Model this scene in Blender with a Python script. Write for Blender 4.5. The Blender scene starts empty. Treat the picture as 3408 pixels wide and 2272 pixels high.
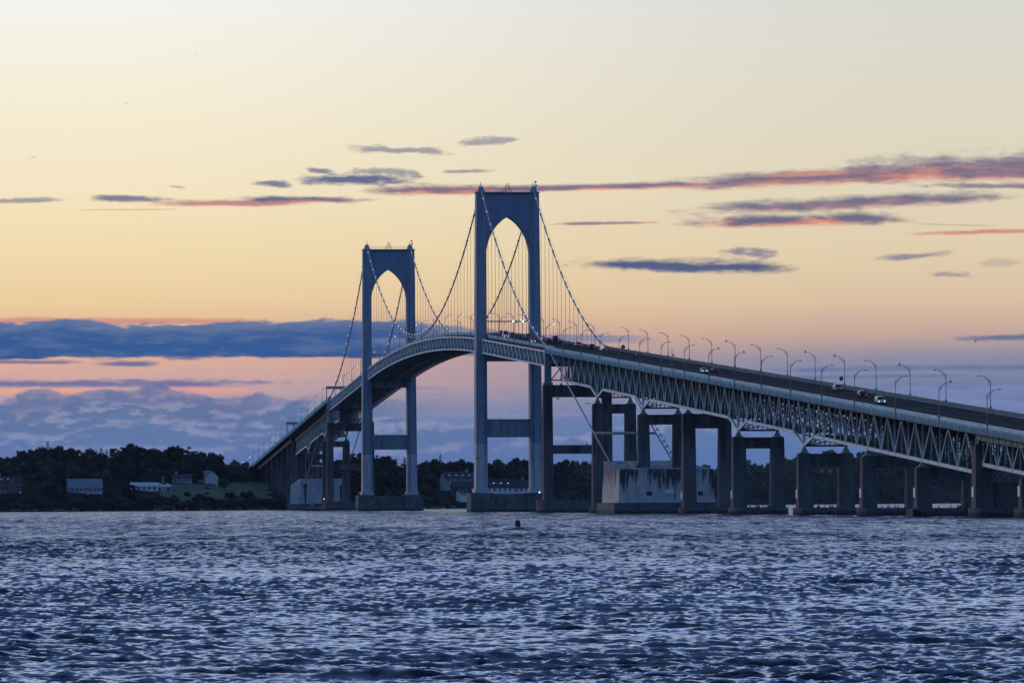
import bpy, math, random
import numpy as np
from mathutils import Matrix, Vector
random.seed(7); rng = np.random.default_rng(7)
R = math.radians
sc = bpy.context.scene
col = sc.collection

# ------------------------------------------------------------------ camera
F = 18933.0; CX = 1704.0; CY = 1136.0; YH = 1668.7; ROLL = 0.005; HC = 3.87
cam_d = bpy.data.cameras.new('camera'); cam = bpy.data.objects.new('camera', cam_d); col.objects.link(cam)
cam_d.sensor_width = 36.0; cam_d.lens = 36.0 * F / 3408.0
cam_d.clip_start = 1.0; cam_d.clip_end = 30000.0
pitch = math.atan((YH - CY) / F)
cam.matrix_world = Matrix.Translation((0, 0, HC)) @ Matrix.Rotation(math.pi/2 + pitch, 4, 'X') @ Matrix.Rotation(-ROLL, 4, 'Z')
sc.camera = cam
sc.view_settings.view_transform = 'Standard'; sc.view_settings.look = 'None'
sc.view_settings.exposure = 0.0; sc.view_settings.gamma = 1.0
sc.cycles.max_bounces = 5; sc.cycles.diffuse_bounces = 2; sc.cycles.glossy_bounces = 3
sc.cycles.transmission_bounces = 3; sc.cycles.transparent_max_bounces = 4
sc.cycles.volume_bounces = 0
sc.cycles.caustics_reflective = False; sc.cycles.caustics_refractive = False

def W(x, y, d):
    """world point seen at photo pixel (x, y), d metres away"""
    xu = x - ROLL * (y - CY); yu = y + ROLL * (x - CX)
    return Vector(((xu - CX) / F * d, d, HC + (YH - yu) / F * d))

def lin(c):
    return tuple(((v/255.0)/12.92 if v/255.0 <= .04045 else ((v/255.0+.055)/1.055)**2.4) for v in c)

# ------------------------------------------------------------------ sun
SUN_AZ = R(-86); SUN_EL = R(2.5)
sun_d = bpy.data.lights.new('sun', 'SUN'); sun = bpy.data.objects.new('sun', sun_d); col.objects.link(sun)
sun_d.energy = 0.55; sun_d.angle = R(3.0); sun_d.color = (1.0, 0.56, 0.34)
sdir = Vector((math.sin(SUN_AZ)*math.cos(SUN_EL), math.cos(SUN_AZ)*math.cos(SUN_EL), math.sin(SUN_EL)))
sun.rotation_euler = sdir.to_track_quat('Z', 'Y').to_euler()

# ------------------------------------------------------------------ world: twilight sky with clouds
world = bpy.data.worlds.new('World'); sc.world = world; world.use_nodes = True
nt = world.node_tree; nt.nodes.clear()
class N:
    """tiny expression helper over shader nodes"""
    def __init__(s, nt): s.nt = nt
    def new(s, t, **k):
        n = s.nt.nodes.new(t)
        for a, b in k.items(): setattr(n, a, b)
        return n
    def put(s, sock, v):
        if isinstance(v, bpy.types.NodeSocket): s.nt.links.new(v, sock)
        else: sock.default_value = v
    def m(s, op, a, b=0.0, c=0.0, clamp=False):
        n = s.new('ShaderNodeMath', operation=op, use_clamp=clamp)
        s.put(n.inputs[0], a); s.put(n.inputs[1], b)
        if len(n.inputs) > 2: s.put(n.inputs[2], c)
        return n.outputs[0]
    def ss(s, v, a, b, lo=0.0, hi=1.0):
        n = s.new('ShaderNodeMapRange', interpolation_type='SMOOTHSTEP')
        s.put(n.inputs['Value'], v)
        for i, q in zip(('From Min', 'From Max', 'To Min', 'To Max'), (a, b, lo, hi)): s.put(n.inputs[i], q)
        return n.outputs[0]
    def mix(s, f, a, b):
        n = s.new('ShaderNodeMix', data_type='RGBA')
        s.put(n.inputs['Factor'], f)
        s.put(n.inputs[6], a if isinstance(a, bpy.types.NodeSocket) else (*a, 1) )
        s.put(n.inputs[7], b if isinstance(b, bpy.types.NodeSocket) else (*b, 1) )
        return n.outputs[2]
    def comb(s, x, y, z=0.0):
        n = s.new('ShaderNodeCombineXYZ')
        for i, v in enumerate((x, y, z)): s.put(n.inputs[i], v)
        return n.outputs[0]
    def noise(s, vec, scale=1.0, detail=3.0, rough=.5, dist=0.0, dims='2D'):
        n = s.new('ShaderNodeTexNoise', noise_dimensions=dims)
        s.put(n.inputs['Vector'], vec); n.inputs['Scale'].default_value = scale
        n.inputs['Detail'].default_value = detail; n.inputs['Roughness'].default_value = rough
        n.inputs['Distortion'].default_value = dist
        return n.outputs[0]
    def ramp(s, v, stops):
        n = s.new('ShaderNodeValToRGB'); s.put(n.inputs[0], v)
        e = n.color_ramp.elements
        while len(e) < len(stops): e.new(0.5)
        for q, (p, c) in zip(e, stops): q.position = p; q.color = (*c, 1)
        return n.outputs[0]
w = N(nt)
tc = w.new('ShaderNodeTexCoord'); sep = w.new('ShaderNodeSeparateXYZ'); nt.links.new(tc.outputs['Generated'], sep.inputs[0])
dx, dy, dz = sep.outputs
az = w.m('ARCTAN2', dx, dy)                                  # radians right of +Y
rad = w.m('SQRT', w.m('ADD', w.m('MULTIPLY', dx, dx), w.m('MULTIPLY', dy, dy)))
el = w.m('ARCTAN2', dz, rad)
# angular coordinates, one unit = 100 photo pixels of arc
K = F / 100.0
U_ = w.m('MULTIPLY', az, K)                                   # 0 at photo centre, +-17 at its sides
V_ = w.m('MULTIPLY', el, K)                                   # height above the horizon
def gx(x): return (x - CX) / 100.0
def gy(x, y): return (YH - (y + ROLL * (x - CX))) / 100.0
elr = w.m('DIVIDE', el, R(30.0), clamp=True)
def E(y): return (YH - y) / F / R(30.0)
def hi(d): return R(d)/R(30.0)
L = lambda *c: lin(c)
HIGH = [(hi(6.5), (.76,.97,1.36)), (hi(12.5), (.70,.97,1.64)), (hi(18), (.11,.22,.60)), (hi(28), (.05,.12,.32))]
gl = w.ramp(elr, [(E(1668), L(84,110,166)), (E(1520), L(92,120,172)), (E(1400), L(118,138,178)), (E(1290), L(206,170,166)),
    (E(1200), L(226,176,156)), (E(1120), L(232,182,146)), (E(1000), L(239,208,160)), (E(850), L(243,219,172)), (E(620), L(246,231,196)),
    (E(300), L(247,239,216)), (E(0), L(245,245,240))] + HIGH)
gr = w.ramp(elr, [(E(1668), L(74,98,158)), (E(1560), L(86,116,172)), (E(1400), L(94,122,170)), (E(1290), L(102,124,166)),
    (E(1200), L(132,138,164)), (E(1120), L(198,168,154)), (E(1020), L(220,192,162)), (E(850), L(227,208,174)), (E(620), L(226,214,188)),
    (E(300), L(223,217,200)), (E(0), L(218,218,212))] + HIGH)
side = w.ss(U_, -15.0, 15.0)
base = w.mix(side, gl, gr); base0 = base
# soft uneven haze low on the sky
hz = w.noise(w.comb(w.m('MULTIPLY', U_, .10), w.m('MULTIPLY', V_, .5)), 1.0, 3.0, .5)
lowm = w.m('MULTIPLY', w.m('MULTIPLY', w.ss(V_, 6.8, 5.4), w.ss(V_, 3.4, 4.6)), w.ss(hz, .35, .75))
base = w.mix(w.m('MULTIPLY', lowm, .35), base, L(172,150,166))
# shared noises
nA = w.noise(w.comb(w.m('MULTIPLY', U_, .55), w.m('MULTIPLY', V_, 3.2)), 1.0, 6.0, .58)           # streaky
nB = w.noise(w.comb(w.m('MULTIPLY', U_, 1.7), w.m('MULTIPLY', V_, 4.5)), 1.0, 6.0, .62, .3)        # wispy, finer
nAc = w.m('SUBTRACT', nA, .5); nBc = w.m('SUBTRACT', nB, .5)
def streak(cur, x0, x1, ya, yb, h, body, under, op=.95, amp=1.1, bn=.5, curve=0.0, soft=.78, ub=-.15):
    """lens shaped cloud from photo x0 to x1, centre line ya->yb, half thickness h"""
    cx = gx((x0+x1)/2); hx = (x1-x0)/200.0
    y0 = gy(x0, ya); y1 = gy(x1, yb)
    t = w.m('DIVIDE', w.m('SUBTRACT', U_, cx), hx)
    slope = (y1-y0)/2.0
    yc = w.m('MULTIPLY_ADD', t, slope, (y0+y1)/2.0)
    t2 = w.m('MULTIPLY', t, t)
    if curve: yc = w.m('MULTIPLY_ADD', t2, -curve, w.m('ADD', yc, curve))
    dv = w.m('DIVIDE', w.m('SUBTRACT', V_, yc), h*1.15/100.0)
    # flat bottoms: compress below
    low = w.m('LESS_THAN', dv, 0.0)
    dvv = w.m('MULTIPLY', dv, w.m('MULTIPLY_ADD', low, .35, 1.0))
    r2 = w.m('ADD', w.m('POWER', t2, 1.8), w.m('MULTIPLY', dvv, dvv))
    nz = w.m('ADD', w.m('MULTIPLY', nAc, amp*1.55), w.m('MULTIPLY', nBc, bn*1.45))
    f = w.m('ADD', w.m('SUBTRACT', 1.0, w.m('SQRT', r2)), nz)
    mask = w.m('MULTIPLY', w.ss(f, -.08, soft), op)
    cc = w.mix(w.ss(w.m('ADD', dv, w.m('MULTIPLY', nAc, 2.6)), ub-.7, ub+.5), under, body)
    return w.mix(mask, cur, cc)
GREY = L(96,104,136); BLUE = L(66,88,136); PURP = L(122,104,132); RED = L(228,144,120); PINK = L(222,146,124); DEEP=L(52,84,142); MAU=L(150,122,136)
c = base
for a in [
    # x0, x1, ya, yb, h, body, under, op, amp, bn
    (-60, 250, 676, 668, 11, L(134,132,146), L(150,140,146), .8, 1.2, .9),
    (300, 600, 662, 672, 15, L(104,112,142), L(170,140,136), .9, 1.2, .8),
    (470, 1080, 684, 674, 15, L(176,130,134), RED, .92, .8, .5),
    (760, 1260, 664, 668, 15, L(100,104,140), L(214,140,118), .95, .9, .5),
    (240, 640, 702, 698, 4, L(220,170,140), PINK, .6, .8, .5),
    (1190, 1820, 636, 634, 21, L(128,106,130), RED, .97, .7, .4),
    (1560, 2500, 636, 612, 15, L(124,108,136), RED, .95, .5, .3),
    (2150, 3350, 620, 572, 34, L(116,108,134), L(224,150,126), .97, .6, .4),
    (2500, 3100, 590, 566, 10, L(214,146,130), L(222,150,128), .8, .9, .5),
    (2760, 3900, 576, 564, 58, L(124,112,136), L(212,140,128), .97, .8, .5),
    (3020, 3560, 620, 628, 12, L(120,118,146), L(140,124,146), .85, 1.2, .9),
    (3240, 3500, 520, 514, 7, L(150,146,160), L(160,150,160), .5, 1.4, 1.2),
    (2240, 3440, 706, 654, 28, L(106,106,134), L(160,118,132), .95, .8, .5),
    (2230, 3070, 746, 728, 26, L(104,102,130), L(222,140,120), .97, .8, .4),
    (1800, 2250, 748, 740, 7, L(140,118,140), RED, .9, .8, .4),
    (2990, 3520, 782, 770, 10, L(200,134,130), RED, .9, .7, .4),
    (3020, 3330, 748, 756, 4, L(190,170,158), L(190,170,158), .6, .8, .6),
    (1860, 2680, 880, 896, 27, L(74,90,132), L(80,94,134), .97, .9, .5),
    (2400, 2590, 840, 848, 19, L(120,122,146), L(130,128,150), .85, 1.5, 1.2),
    (2920, 3180, 864, 846, 14, L(122,122,146), L(140,134,150), .8, 1.1, .9),
    (3080, 3260, 916, 920, 10, L(140,134,150), L(150,140,150), .7, 1.4, 1.1),
    (3260, 3420, 884, 874, 20, L(184,168,158), L(184,168,158), .6, 1.3, 1.0),
    (3130, 3560, 1128, 1124, 14, L(92,108,150), L(108,114,152), .9, .9, .6),
    (820, 980, 606, 616, 19, L(98,108,142), L(110,114,144), .9, 1.3, 1.0),
    (960, 1420, 600, 600, 25, L(88,100,140), L(96,104,140), .95, 1.2, .9),
    (1010, 1130, 560, 580, 16, L(116,118,146), L(120,120,148), .85, 1.6, 1.3),
    (1160, 1400, 566, 578, 14, L(130,130,152), L(138,134,154), .75, 1.7, 1.4),
    (1120, 1540, 494, 508, 14, L(124,124,148), L(140,134,152), .75, 1.5, 1.3),
    (1520, 1730, 482, 466, 17, L(140,136,154), L(150,144,156), .75, 1.6, 1.4),
    (1480, 1660, 572, 570, 9, L(130,128,150), L(140,134,152), .75, 1.3, 1.0),
    (560, 620, 622, 626, 6, L(160,152,160), L(160,152,160), .6, 1.2, 1.0),
    (100, 130, 528, 530, 6, L(190,176,164), L(190,176,164), .5, 1.2, 1.0),
    (-400, 1000, 1070, 1072, 14, L(208,140,132), L(190,130,140), .8, .9, .3),
    (-300, 320, 1205, 1208, 9, L(110,112,150), L(120,114,150), .9, .7, .5),
    (300, 540, 1212, 1212, 13, L(98,108,152), L(104,110,152), .92, .8, .5),
    (540, 680, 1190, 1196, 12, L(128,120,156), L(140,124,156), .8, 1.3, .9),
    (-600, 1050, 1284, 1276, 18, L(104,112,160), L(120,118,162), .92, 1.1, .7),
    (-300, 400, 1312, 1300, 16, L(240,168,138), L(236,160,142), .8, 1.2, .8),
    (420, 900, 1308, 1300, 16, L(232,160,150), L(214,150,158), .8, 1.2, .8),
    (1100, 1500, 1295, 1292, 8, L(130,128,166), L(130,128,166), .5, 1.1, .8),
    (1140, 1220, 1318, 1318, 6, L(240,180,160), L(240,180,160), .7, .8, .8),
    (2500, 3900, 1232, 1222, 14, L(98,112,158), L(112,120,160), .75, 1.3, .7),
    (2300, 3300, 1262, 1250, 9, L(96,110,158), L(112,118,162), .7, 1.2, .7),
    (1560, 2400, 1330, 1320, 10, L(158,150,178), L(120,130,172), .6, 1.4, .9),
    (1250, 2400, 1385, 1380, 12, L(140,140,176), L(108,122,172), .7, 1.6, 1.0),
    ]:
    c = streak(c, *a[:7], op=a[7], amp=a[8]*.8, bn=a[9]*.8)
# the long dark bank on the left
def bank(cur, x0, x1, ytop, ybot, colr, edge, amp=26, sc1=.33, op=1.0, rev=1.0, seed=0.0, fx=3.0, softb=.25, detail=5.0):
    nn = w.noise(w.comb(w.m('MULTIPLY', U_, sc1), seed), 1.0, detail, .55)
    n2 = w.noise(w.comb(w.m('MULTIPLY_ADD', U_, sc1*3.2, seed), w.m('MULTIPLY', V_, 2.0)), 1.0, 5.0, .6)
    top = w.m('ADD', gy((x0+x1)/2, ytop), w.m('MULTIPLY', w.m('SUBTRACT', nn, .5), amp/25.0))
    cxm = gx((x0+x1)/2); hx = (x1-x0)/200.0
    t = w.m('ABSOLUTE', w.m('DIVIDE', w.m('SUBTRACT', U_, cxm), hx))
    xm = w.ss(t, 1.0, 1.0 - 1.0/fx)
    top = w.m('ADD', top, w.m('MULTIPLY', w.m('SUBTRACT', n2, .5), amp/40.0))
    top = w.m('SUBTRACT', top, w.m('MULTIPLY', w.m('POWER', t, 4.0), (ybot-ytop)/100.0*.55*rev))
    d = w.m('SUBTRACT', top, V_)                      # depth below the top edge
    mt = w.ss(d, -.02, .10)
    bot = w.m('ADD', gy((x0+x1)/2, ybot), w.m('MULTIPLY', w.m('SUBTRACT', nA, .5), .35))
    mb = w.ss(w.m('SUBTRACT', V_, bot), -softb*.4, softb)
    mask = w.m('MULTIPLY', w.m('MULTIPLY', mt, mb), w.m('MULTIPLY', xm, op))
    cc = w.mix(w.ss(w.m('ADD', d, w.m('MULTIPLY', nAc, .8)), 0.0, .55), edge, colr)
    cc = w.mix(w.m('MULTIPLY', w.ss(nA, .42, .68), .45), cc, edge)
    return w.mix(mask, cur, cc)
c = bank(c, -1500, 2100, 1074, 1196, L(52,90,148), L(104,122,160), amp=22, seed=3.3, sc1=.16, fx=2.2, softb=.08)
c = bank(c, 1100, 2250, 1112, 1150, L(92,112,162), L(120,132,168), amp=10, seed=7.7, sc1=.4, op=.75, fx=2.5, softb=.2)
# heaped clouds low on the left, one billowing row in front of another
def billow(cur, yt, x1, fade, edge, shade, amp, sc1, seed, tilt=0.0, op=.9):
    wob = w.noise(w.comb(w.m('MULTIPLY_ADD', U_, sc1*2.2, seed), w.m('MULTIPLY', V_, 1.6)), 1.0, 4.0, .6)
    vv = w.new('ShaderNodeTexVoronoi', voronoi_dimensions='2D', feature='SMOOTH_F1')
    vec = w.comb(w.m('ADD', w.m('MULTIPLY', U_, sc1), w.m('MULTIPLY', wob, .5)), seed)
    nt.links.new(vec, vv.inputs['Vector']); vv.inputs['Scale'].default_value = 1.0
    vv.inputs['Smoothness'].default_value = .25
    hgt = w.m('SUBTRACT', 1.0, w.m('MULTIPLY', vv.outputs['Distance'], 1.5))
    big = w.noise(w.comb(w.m('MULTIPLY', U_, sc1*.45), seed+9), 1.0, 3.0, .5)
    top = w.m('ADD', gy(600, yt), w.m('MULTIPLY', hgt, amp/100.0*.55))
    top = w.m('ADD', top, w.m('MULTIPLY', w.m('SUBTRACT', big, .5), amp/38.0))
    top = w.m('ADD', top, w.m('MULTIPLY', w.m('SUBTRACT', wob, .5), amp/110.0))
    if tilt: top = w.m('MULTIPLY_ADD', w.m('ADD', U_, 10.0), tilt, top)
    d = w.m('SUBTRACT', top, V_)
    m_ = w.m('MULTIPLY', w.ss(d, -.02, .12), w.ss(d, fade, fade*.35))
    m_ = w.m('MULTIPLY', m_, w.ss(U_, gx(x1), gx(x1)-5.0))
    cc = w.mix(w.ss(w.m('ADD', w.m('ADD', d, w.m('MULTIPLY', nBc, .3)), w.m('MULTIPLY', w.m('SUBTRACT', pv, .42), .95)), .04, .34), edge, shade)
    return w.mix(w.m('MULTIPLY', m_, op), cur, cc)
pvn = w.new('ShaderNodeTexVoronoi', voronoi_dimensions='2D', feature='SMOOTH_F1')
wn = w.m('MULTIPLY', w.m('SUBTRACT', w.noise(w.comb(w.m('MULTIPLY', U_, .9), w.m('MULTIPLY', V_, 1.8)), 1.0, 5.0, .6), .5), 1.5)
nt.links.new(w.comb(w.m('MULTIPLY_ADD', U_, .8, wn), w.m('MULTIPLY_ADD', V_, 2.0, wn)), pvn.inputs['Vector'])
pv2 = w.new('ShaderNodeTexVoronoi', voronoi_dimensions='2D', feature='SMOOTH_F1')
nt.links.new(w.comb(w.m('MULTIPLY_ADD', U_, 2.1, wn), w.m('MULTIPLY_ADD', V_, 4.4, wn)), pv2.inputs['Vector'])
pv2.inputs['Scale'].default_value = 1.0; pv2.inputs['Smoothness'].default_value = .4
pvn.inputs['Scale'].default_value = 1.0; pvn.inputs['Smoothness'].default_value = .5
pv = w.m('ADD', w.m('MULTIPLY', pvn.outputs['Distance'], .66), w.m('MULTIPLY', pv2.outputs['Distance'], .40))
c = billow(c, 1318, 1250, 1.2, L(130,130,168), L(94,114,160), 60, .42, 2.1)
c = billow(c, 1352, 1600, 1.2, L(140,144,176), L(92,116,160), 55, .37, 5.4)
c = billow(c, 1392, 2000, 1.3, L(138,144,178), L(94,118,163), 50, .45, 8.9)
c = billow(c, 1436, 2700, 1.1, L(134,144,180), L(94,120,168), 40, .34, 12.7)
c = billow(c, 1478, 2100, 1.0, L(134,142,184), L(96,118,174), 30, .3, 17.2, op=.7)
c = billow(c, 1300, 5000, .9, L(150,148,180), L(110,128,174), 46, .22, 23.1, tilt=-.012, op=.0)
# low sky right of the tower: faint rolling tops
r1 = w.ss(U_, 3.0, 9.0)
for yt, se, a_ in ((1322, 31.0, 36), (1290, 37.0, 24), (1370, 41.0, 30)):
    nn = w.noise(w.comb(w.m('MULTIPLY', U_, .28), se), 1.0, 4.0, .5)
    d = w.m('SUBTRACT', w.m('ADD', gy(2900, yt), w.m('MULTIPLY', w.m('SUBTRACT', nn, .5), a_/22.0)), V_)
    mm = w.m('MULTIPLY', w.m('MULTIPLY', w.ss(d, -.03, .08), w.ss(d, .75, .05)), r1)
    c = w.mix(w.m('MULTIPLY', mm, .5), c, L(132,142,182))
# only ahead of the viewer; the rest of the dome is plain twilight, darkest opposite the sunset
up = w.ramp(w.m('DIVIDE', el, R(90.0), clamp=True), [(0.0, (.07,.14,.40)), (.07, (.13,.25,.56)), (.18, (.19,.37,.78)), (.33, (.14,.28,.62)), (.6, (.06,.13,.33)), (1.0, (.05,.11,.28))])
front = w.ss(w.m('ABSOLUTE', az), R(75), R(28))
hig = w.ss(el, R(32), R(26))
plain = w.mix(w.m('MULTIPLY', front, hig), up, base0)
bg0 = w.new('ShaderNodeBackground'); nt.links.new(plain, bg0.inputs[0])
bg1 = w.new('ShaderNodeBackground'); nt.links.new(c, bg1.inputs[0])
# clouds only stand in the west, low over the bay; elsewhere the sky is clear
cl = w.m('MULTIPLY', w.ss(w.m('ABSOLUTE', az), R(16), R(11)), w.m('MULTIPLY', w.ss(el, R(6.2), R(4.6)), w.m('GREATER_THAN', el, R(-.6))))
ms = w.new('ShaderNodeMixShader'); nt.links.new(cl, ms.inputs[0]); nt.links.new(bg0.outputs[0], ms.inputs[1]); nt.links.new(bg1.outputs[0], ms.inputs[2])
wo = w.new('ShaderNodeOutputWorld'); nt.links.new(ms.outputs[0], wo.inputs[0])
world.cycles.sampling_method = 'MANUAL'; world.cycles.sample_map_resolution = 512

# ------------------------------------------------------------------ materials
def material(name, base, rough=.7, var=.25, scale=1.0, zs=1.0, metal=0.0, stain=None, stain_amt=.5, stain_sc=(.6,.6,.08), bump=0.0, grain=0.0, stain_lo=.52, stain_hi=.7, spec=.5, zbias=None):
    m = bpy.data.materials.new(name); m.use_nodes = True
    t = m.node_tree; b = t.nodes['Principled BSDF']; n = N(t)
    tcn = n.new('ShaderNodeTexCoord')
    mp = n.new('ShaderNodeMapping'); mp.inputs['Scale'].default_value = (scale, scale, scale*zs)
    t.links.new(tcn.outputs['Object'], mp.inputs[0])
    nz = n.noise(mp.outputs[0], 1.0, 5.0, .6, dims='3D')
    lo = tuple(v*(1-var) for v in base); hi_ = tuple(min(1, v*(1+var)) for v in base)
    cc = n.mix(n.ss(nz, .3, .7), lo, hi_)
    if stain:
        m2 = n.new('ShaderNodeMapping'); m2.inputs['Scale'].default_value = stain_sc
        t.links.new(tcn.outputs['Object'], m2.inputs[0])
        s2 = n.noise(m2.outputs[0], 1.0, 6.0, .65, dims='3D')
        if zbias:            # runoff from the top edge, or a tide band at the foot
            sp = n.new('ShaderNodeSeparateXYZ'); t.links.new(tcn.outputs['Object'], sp.inputs[0])
            s2 = n.m('ADD', s2, n.ss(sp.outputs[2], zbias[0], zbias[1], zbias[2], zbias[3]))
        cc = n.mix(n.ss(s2, stain_lo, stain_hi, 0.0, stain_amt), cc, stain)
    t.links.new(cc, b.inputs['Base Color'])
    b.inputs['Roughness'].default_value = rough; b.inputs['Metallic'].default_value = metal
    b.inputs['Specular IOR Level'].default_value = spec
    if bump:
        bp = n.new('ShaderNodeBump'); bp.inputs['Strength'].default_value = bump; bp.inputs['Distance'].default_value = .2
        t.links.new(nz, bp.inputs['Height']); t.links.new(bp.outputs[0], b.inputs['Normal'])
    return m
def emitter(name, colr, s):
    m = bpy.data.materials.new(name); m.use_nodes = True
    b = m.node_tree.nodes['Principled BSDF']; b.inputs['Base Color'].default_value = (*colr, 1)
    b.inputs['Emission Color'].default_value = (*colr, 1); b.inputs['Emission Strength'].default_value = s
    return m
M = {
 'tower': material('tower paint', (.20,.27,.34), .55, .12, .15, .5, stain=(.10,.09,.08), stain_amt=.45, stain_sc=(.5,.5,.04)),
 'towerlow': material('weathered tower paint', (.42,.46,.48), .6, .15, .2, .3, stain=(.16,.07,.04), stain_amt=.8, stain_sc=(.55,.55,.045), stain_lo=.55),
 'panel': material('tower panel paint', (.16,.23,.30), .55, .10, .3, .2),
 'strut': material('strut paint', (.19,.26,.30), .6, .15, .3, .4, stain=(.07,.07,.07), stain_amt=.6, stain_sc=(.7,.7,.05)),
 'steel': material('pale green steel', (.54,.72,.70), .5, .22, .25, 1.0, stain=(.30,.20,.14), stain_amt=.55, stain_sc=(.08,.08,.3), stain_lo=.56),
 'steel_shade': material('shade toned green steel', (.06,.10,.09), .6, .25, .4),  # darker copy of the steel: shade between the trusses put into its colour
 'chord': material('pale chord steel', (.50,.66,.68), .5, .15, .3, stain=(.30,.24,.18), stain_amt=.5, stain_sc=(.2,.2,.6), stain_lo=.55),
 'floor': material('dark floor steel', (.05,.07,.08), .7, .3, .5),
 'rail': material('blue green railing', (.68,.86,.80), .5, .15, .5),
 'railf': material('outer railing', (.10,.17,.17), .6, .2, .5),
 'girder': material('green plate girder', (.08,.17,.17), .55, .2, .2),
 'asphalt': material('asphalt', (.042,.030,.024), 1.0, .3, .12, stain=(.06,.05,.045), stain_amt=.6, stain_sc=(.05,.05,.05), spec=.05),
 'paint': material('lane paint', (.20,.19,.17), .9, .3, .5, spec=.1),
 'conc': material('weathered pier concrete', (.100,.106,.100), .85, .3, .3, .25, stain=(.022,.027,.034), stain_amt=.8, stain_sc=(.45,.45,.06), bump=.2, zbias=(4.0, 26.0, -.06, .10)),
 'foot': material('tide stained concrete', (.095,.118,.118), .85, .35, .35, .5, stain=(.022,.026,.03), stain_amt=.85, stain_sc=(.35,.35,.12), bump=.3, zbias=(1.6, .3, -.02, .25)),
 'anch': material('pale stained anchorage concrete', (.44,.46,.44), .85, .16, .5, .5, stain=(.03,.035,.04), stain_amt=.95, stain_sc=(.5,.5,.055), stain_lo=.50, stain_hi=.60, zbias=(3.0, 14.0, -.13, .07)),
 'anchw': material('pale anchorage concrete', (.40,.42,.42), .85, .15, .4, .5, stain=(.14,.12,.11), stain_amt=.8, stain_sc=(.3,.3,.03), stain_lo=.62, stain_hi=.7),
 'rust': material('rusty brown concrete', (.085,.04,.032), .85, .3, .5, .5),
 'cable': material('main cable wrap', (.34,.38,.38), .5, .1, .1),
 'hang': material('hanger rope', (.30,.27,.24), .6, .1, .1),
 'pole': material('grey lamp steel', (.16,.17,.18), .5, .1, .5),
 'bearing': material('bearing steel', (.22,.30,.27), .6, .2, .8),
 'gauge': material('white gauge board', (.75,.75,.73), .7, .1, 1.0),
 'redsign': material('red orange sign', (.85,.06,.02), .5, .05, 1.0),
 'black': material('black rubber', (.02,.02,.022), .7, .1, 1.0),
 'glass': material('dark glass', (.02,.025,.03), .1, .1, 1.0),
 'chrome': material('trim metal', (.5,.5,.5), .3, .1, 1.0, metal=.8),
 'bird': material('gull feathers', (.10,.10,.11), .8, .4, 5.0),
 'birdd': material('dark feathers', (.02,.02,.022), .8, .3, 5.0),
 'grass': material('mown grass', (.030,.078,.018), .9, .3, .08, bump=.2),
 'hill': material('wooded slope ground', (.010,.015,.012), 1.0, .5, .08, spec=.05, bump=.4),
 'rock': material('shore rock', (.10,.10,.10), .9, .5, .6, bump=.5),
 'leafD': material('very dark pine foliage', (.012,.019,.014), .8, .45, .35),
 'leafA': material('dark foliage', (.022,.036,.026), .8, .45, .35),
 'leafB': material('grey green foliage', (.060,.098,.066), .8, .45, .35),
 'leafC': material('olive foliage', (.044,.070,.040), .8, .45, .35),
 'bark': material('bark', (.05,.042,.036), .9, .3, 1.0),
 'shingle': material('dark shingle wall', (.06,.065,.07), .85, .2, 1.0),
 'white': material('white trim', (.62,.62,.62), .7, .08, 1.0),
 'greywall': material('grey clapboard', (.28,.29,.31), .8, .12, 1.0),
 'roofl': material('pale grey roofing', (.20,.22,.26), .8, .12, 1.0),
 'roofp': material('bright metal roofing', (.50,.53,.58), .5, .06, 1.0),
 'roofd': material('dark slate roofing', (.035,.04,.05), .8, .2, 1.0),
 'wood': material('weathered timber', (.16,.15,.14), .85, .3, 1.0),
 'buoy': material('dark red buoy paint', (.018,.007,.008), .6, .3, 3.0),
 'yellow': material('yellow buoy paint', (.5,.35,.03), .6, .2, 3.0),
 'lampw': emitter('white lamp glow', (.95,.97,1.0), 1.25),
 'lampg': emitter('pale green signal glow', (.55,1.0,.85), 2.0),
 'lampo': emitter('amber lamp glow', (1.0,.45,.15), 2.0),
 'lampr': emitter('red lamp glow', (1.0,.05,.08), .55),
 'headl': emitter('headlight glow', (1.0,.97,.95), 1.3),
 'winl': emitter('lit skylight', (.80,.86,1.0), .45),
}
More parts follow.
